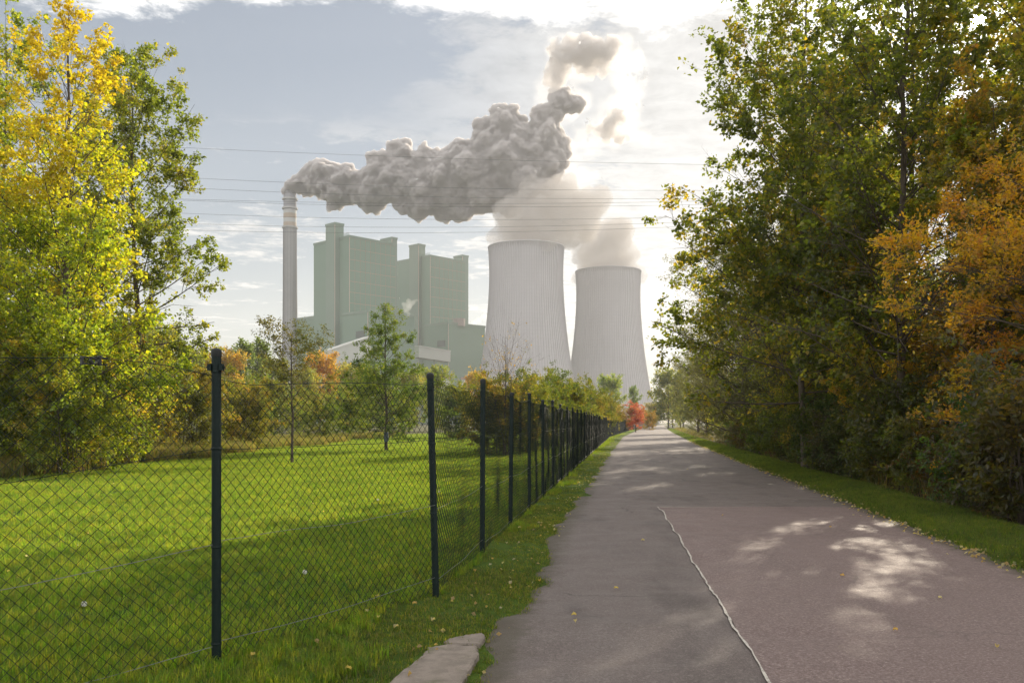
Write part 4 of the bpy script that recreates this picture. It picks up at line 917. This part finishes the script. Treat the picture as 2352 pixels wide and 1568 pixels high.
puffs('steam', [(938, 722, 6, 690), (932, 712, 8, 690), (940, 702, 9, 690), (926, 700, 5, 690), (950, 694, 7, 690), (938, 690, 5, 690), (918, 686, 4, 690), (958, 690, 4, 690)], ms, 'small white steam wisp between the two boiler houses', 1., (4, 7), (2, 3), 5, wob=4)
puffs('steam', [(1090, 742, 8, 830), (1100, 735, 8, 830), (1112, 728, 9, 830), (1120, 738, 7, 830)], ms, 'small steam wisp left of the nearer cooling tower', 1., (4, 7), (2, 3), 6, wob=4)

# ---------------------------------------------------------------- overhead cables
M_CAB = plain('cable', (.10, .10, .11), .5)
for i, (a, b, c, lab) in enumerate([
    (347, 366, 378, 'topmost overhead cable, crossing the middle of the chimney smoke'), (416, 433, 437.5, 'second overhead cable from the top, just above the chimney mouth'),
    (439, 454, 456, 'third overhead cable from the top, level with the chimney mouth'), (462, 468, 462, 'fourth overhead cable from the top, upper one of the close pair'),
    (466, 475, 470, 'fifth overhead cable from the top, lower one of the close pair'), (496, 504.5, 498, 'third overhead cable from the bottom, just below the smoke'),
    (518, 521.5, 509, 'second overhead cable from the bottom, touching the stair tower top'), (532, 533.5, 519, 'lowest overhead cable, across the stair tower')]):
    Z = 210; cf = np.polyfit([588, 1100, 1600], [a, b, c], 2); px = np.linspace(-500, 2900, 60)
    P = np.stack([(px-CX)/F*Z, px*0+Z, CAMH+(HZ-np.polyval(cf, px))/F*Z], 1)
    V, Q = tubes(P[None], .032, 5); tag(link('power_cable', np_mesh('power_cable', V, Q, None, [M_CAB], True)), lab, 'cable', 'overhead power cables')

# ---------------------------------------------------------------- small foreground things
def concrete_slab():
    q = mat('rough_concrete'); p = pos(q); n = q.noise(p, 9, 6, .6); f_ = q.noise(p, 90, 4, .7)
    c = q.mix(q.ss(n, .25, .75), (.19, .16, .135), (.29, .245, .21)); c = q.mix(q.ss(f_, .55, .75), c, (.16, .14, .12)); c = q.mix(q.m('MULTIPLY', q.ss(q.noise(p, 4, 5), .55, .7), .5), c, (.08, .09, .03))
    return fin(q, c, .9, .2, q.m('ADD', f_, n), .8, .012)
M_SLAB = concrete_slab()
def slab(pts, name, h, parent):
    P = np.array(pts); n = len(P); c = P.mean(0)
    # densify and roughen the outline
    D = []
    for i in range(n):
        for t in np.linspace(0, 1, 7)[:-1]: D.append(lerp(P[i], P[(i+1) % n], t))
    D = np.array(D); D += np.random.default_rng(3).normal(size=D.shape)*.005; m = len(D)
    In = lerp(D, c, .06)
    V = np.concatenate([np.c_[D, np.full(m, -.05)], np.c_[D, np.full(m, h-.012)], np.c_[In, h+np.random.default_rng(2).normal(size=m)*.0015]]); i = np.arange(m); j = (i+1) % m
    Q = np.concatenate([np.stack([i+a*m, j+a*m, j+(a+1)*m, i+(a+1)*m], 1) for a in (0, 1)])
    V = np.concatenate([V, [[*c, h+.002]]]); T = np.stack([i+2*m, j+2*m, np.full(m, 3*m)], 1)
    return link(name, np_mesh(name, V, Q, T, [M_SLAB]), parent)
cs = tag(empty('concrete_kerb_slab'), 'worn broken concrete slab at the near edge of the road, half in the grass', 'slab')
slab(SLAB1, 'slab_piece', .042, cs); slab(SLAB2, 'slab_piece', .036, cs)
# fallen leaves
def leaf_me(seed, cols, s):
    rng = np.random.default_rng(seed); a = np.linspace(0, 1, 6); w = np.sin(np.pi*a**.8)*.36*s
    V = []; 
    for t, ww in zip(a, w): V += [(t*s, -ww, .012+.02*rng.uniform()*s/.07+.012*math.sin(t*3)), (t*s, 0, .004+.01*math.sin(t*3)), (t*s, ww, .012+.02*rng.uniform()*s/.07+.012*math.sin(t*3))]
    Q = [(3*i+k_, 3*i+k_+1, 3*i+k_+4, 3*i+k_+3) for i in range(5) for k_ in (0, 1)]
    return np_mesh('fallen_leaf', V, Q, None, [M_LEAF], True, fcol=np.tile(np.array(cols[seed % len(cols)]), (10, 1)))
LC = [(.34, .27, .12), (.36, .31, .20), (.33, .22, .09), (.42, .38, .29), (.26, .18, .09)]
lms = [leaf_me(i, LC, .042) for i in range(8)]
for i, (px, py) in enumerate([(1312, 1418), (1322, 1442), (2062, 1458), (2155, 1382), (1905, 1215), (1580, 1080), (2020, 1147), (1930, 1330), (2290, 1500), (1480, 1250), (1950, 1160), (2115, 1230), (1660, 1190), (1420, 1350)]):
    x, y = gnd(px, py); o = link('fallen_leaf', lms[i % 8], None, (x, y, float(road_z(x, y))+.012)); o.rotation_euler[2] = i*1.7
    tag(o, 'small pale yellow fallen leaf lying on the grey asphalt of the road', 'leaf', 'fallen leaves on the road')
for i, (px, py) in enumerate([(860, 1387), (845, 1425), (868, 1438), (905, 1462), (958, 1404), (1087, 1322), (1130, 1297), (807, 1560), (575, 1528), (1165, 1260), (1000, 1440), (1190, 1222), (730, 1500), (1240, 1335)]):
    x, y = gnd(px, py); o = link('fallen_leaf', lms[(i*3) % 8], None, (x, y, float(lawn_z(x, y))+.035)); o.rotation_euler = (.3*math.sin(i*2.1), .3*math.cos(i*1.3), i*2.3)
    tag(o, 'orange-yellow fallen leaf lying on the grass between the fence and the road', 'leaf', 'fallen leaves on the verge grass')
# leaf litter along the road edges
rl = np.random.default_rng(9); n = 900
y = 8+70*rl.uniform(size=n)**1.6; x = xr(y)+rl.normal(size=n)*.13-.05
V, T = leaves(np.stack([x, y, np.maximum(verge_z(x, y), road_z(x, y))+.018], 1), np.tile([1., 0, 0.1], (n, 1)), rl, .055, .8, .0)
n2 = 160; y = 5.5+40*rl.uniform(size=n2)**1.5; x = xl(y)-rl.uniform(-.1, .5, n2)
V2, T2 = leaves(np.stack([x, y, np.maximum(lawn_z(x, y), -.0)+.03], 1), np.tile([1., 0, 0.1], (n2, 1)), rl, .04, .8, .0)
n3 = 240; x3 = -rl.uniform(2, 14, n3); y3 = rl.uniform(6, 26, n3)
V3, T3 = leaves(np.stack([x3, y3, lawn_z(x3, y3)+.07], 1), np.tile([1., 0, 0.1], (n3, 1)), rl, .032, .8, .0)
Va = np.concatenate([V, V2, V3]); Ta = np.concatenate([T, T2+len(V), T3+len(V)+len(V2)])
fc = np.repeat(np.array(LC)[rl.integers(5, size=n+n2+n3)]*rl.uniform(.5, 1.1, (n+n2+n3, 1)), 2, 0)
tag(link('leaf_litter', np_mesh('leaf_litter', Va, None, Ta, [M_LEAF], fcol=fc)), kind='stuff')
# dandelion clocks
M_FLUFF = plain('dandelion_fluff', (.75, .73, .68), .9)
dm_ = MB(); rng = np.random.default_rng(5)
D = rng.normal(size=(90, 3)); D /= np.linalg.norm(D, axis=1, keepdims=True)
V, Q = tubes(np.stack([D*.003, D*.02], 1)+np.array([0, 0, .17]), .0006, 3); V2, Q2 = tubes(np.stack([D*.0195, D*.0215], 1)+np.array([0, 0, .17]), .0028, 4)
seed_me = np_mesh('seed_head', np.concatenate([V, V2]), np.concatenate([Q, Q2+len(V)]), None, [M_FLUFF])
st_v, st_q = tubes(np.array([[(0, 0, -.02), (.004, 0, .08), (0, 0, .17)]]), .0018, 5); st_me = np_mesh('stalk', st_v, st_q, None, [plain('stalk_green', (.10, .13, .04))])
for px, py, lab in ((193, 1440, 'white dandelion clock low in the grass behind the left fence panel'), (700, 1362, 'white dandelion clock in the shaded grass between the two nearest posts'), (868, 1168, 'small white dandelion clock in the sunlit grass near the leaning post'), (1009, 1148, 'white dandelion clock in the grass seen just right of the leaning post')):
    x, y = gnd(px, py); e = tag(empty('dandelion', (x, y, float(lawn_z(x, y)))), lab, 'flower', 'dandelion clocks'); link('stalk', st_me, e); link('seed_head', seed_me, e)

# ---------------------------------------------------------------- haze
hz = MB().box(-3000, 3000, -300, 3000, -1.2, 352)
q = mat('haze_air'); v = q.n('ShaderNodeVolumePrincipled', {'Color': (.93, .95, 1, 1), 'Density': .00019, 'Anisotropy': .3}); q.t.links.new(v.outputs[0], q.out.inputs['Volume'])
tag(hz.obj('haze', q.mat), kind='stuff')
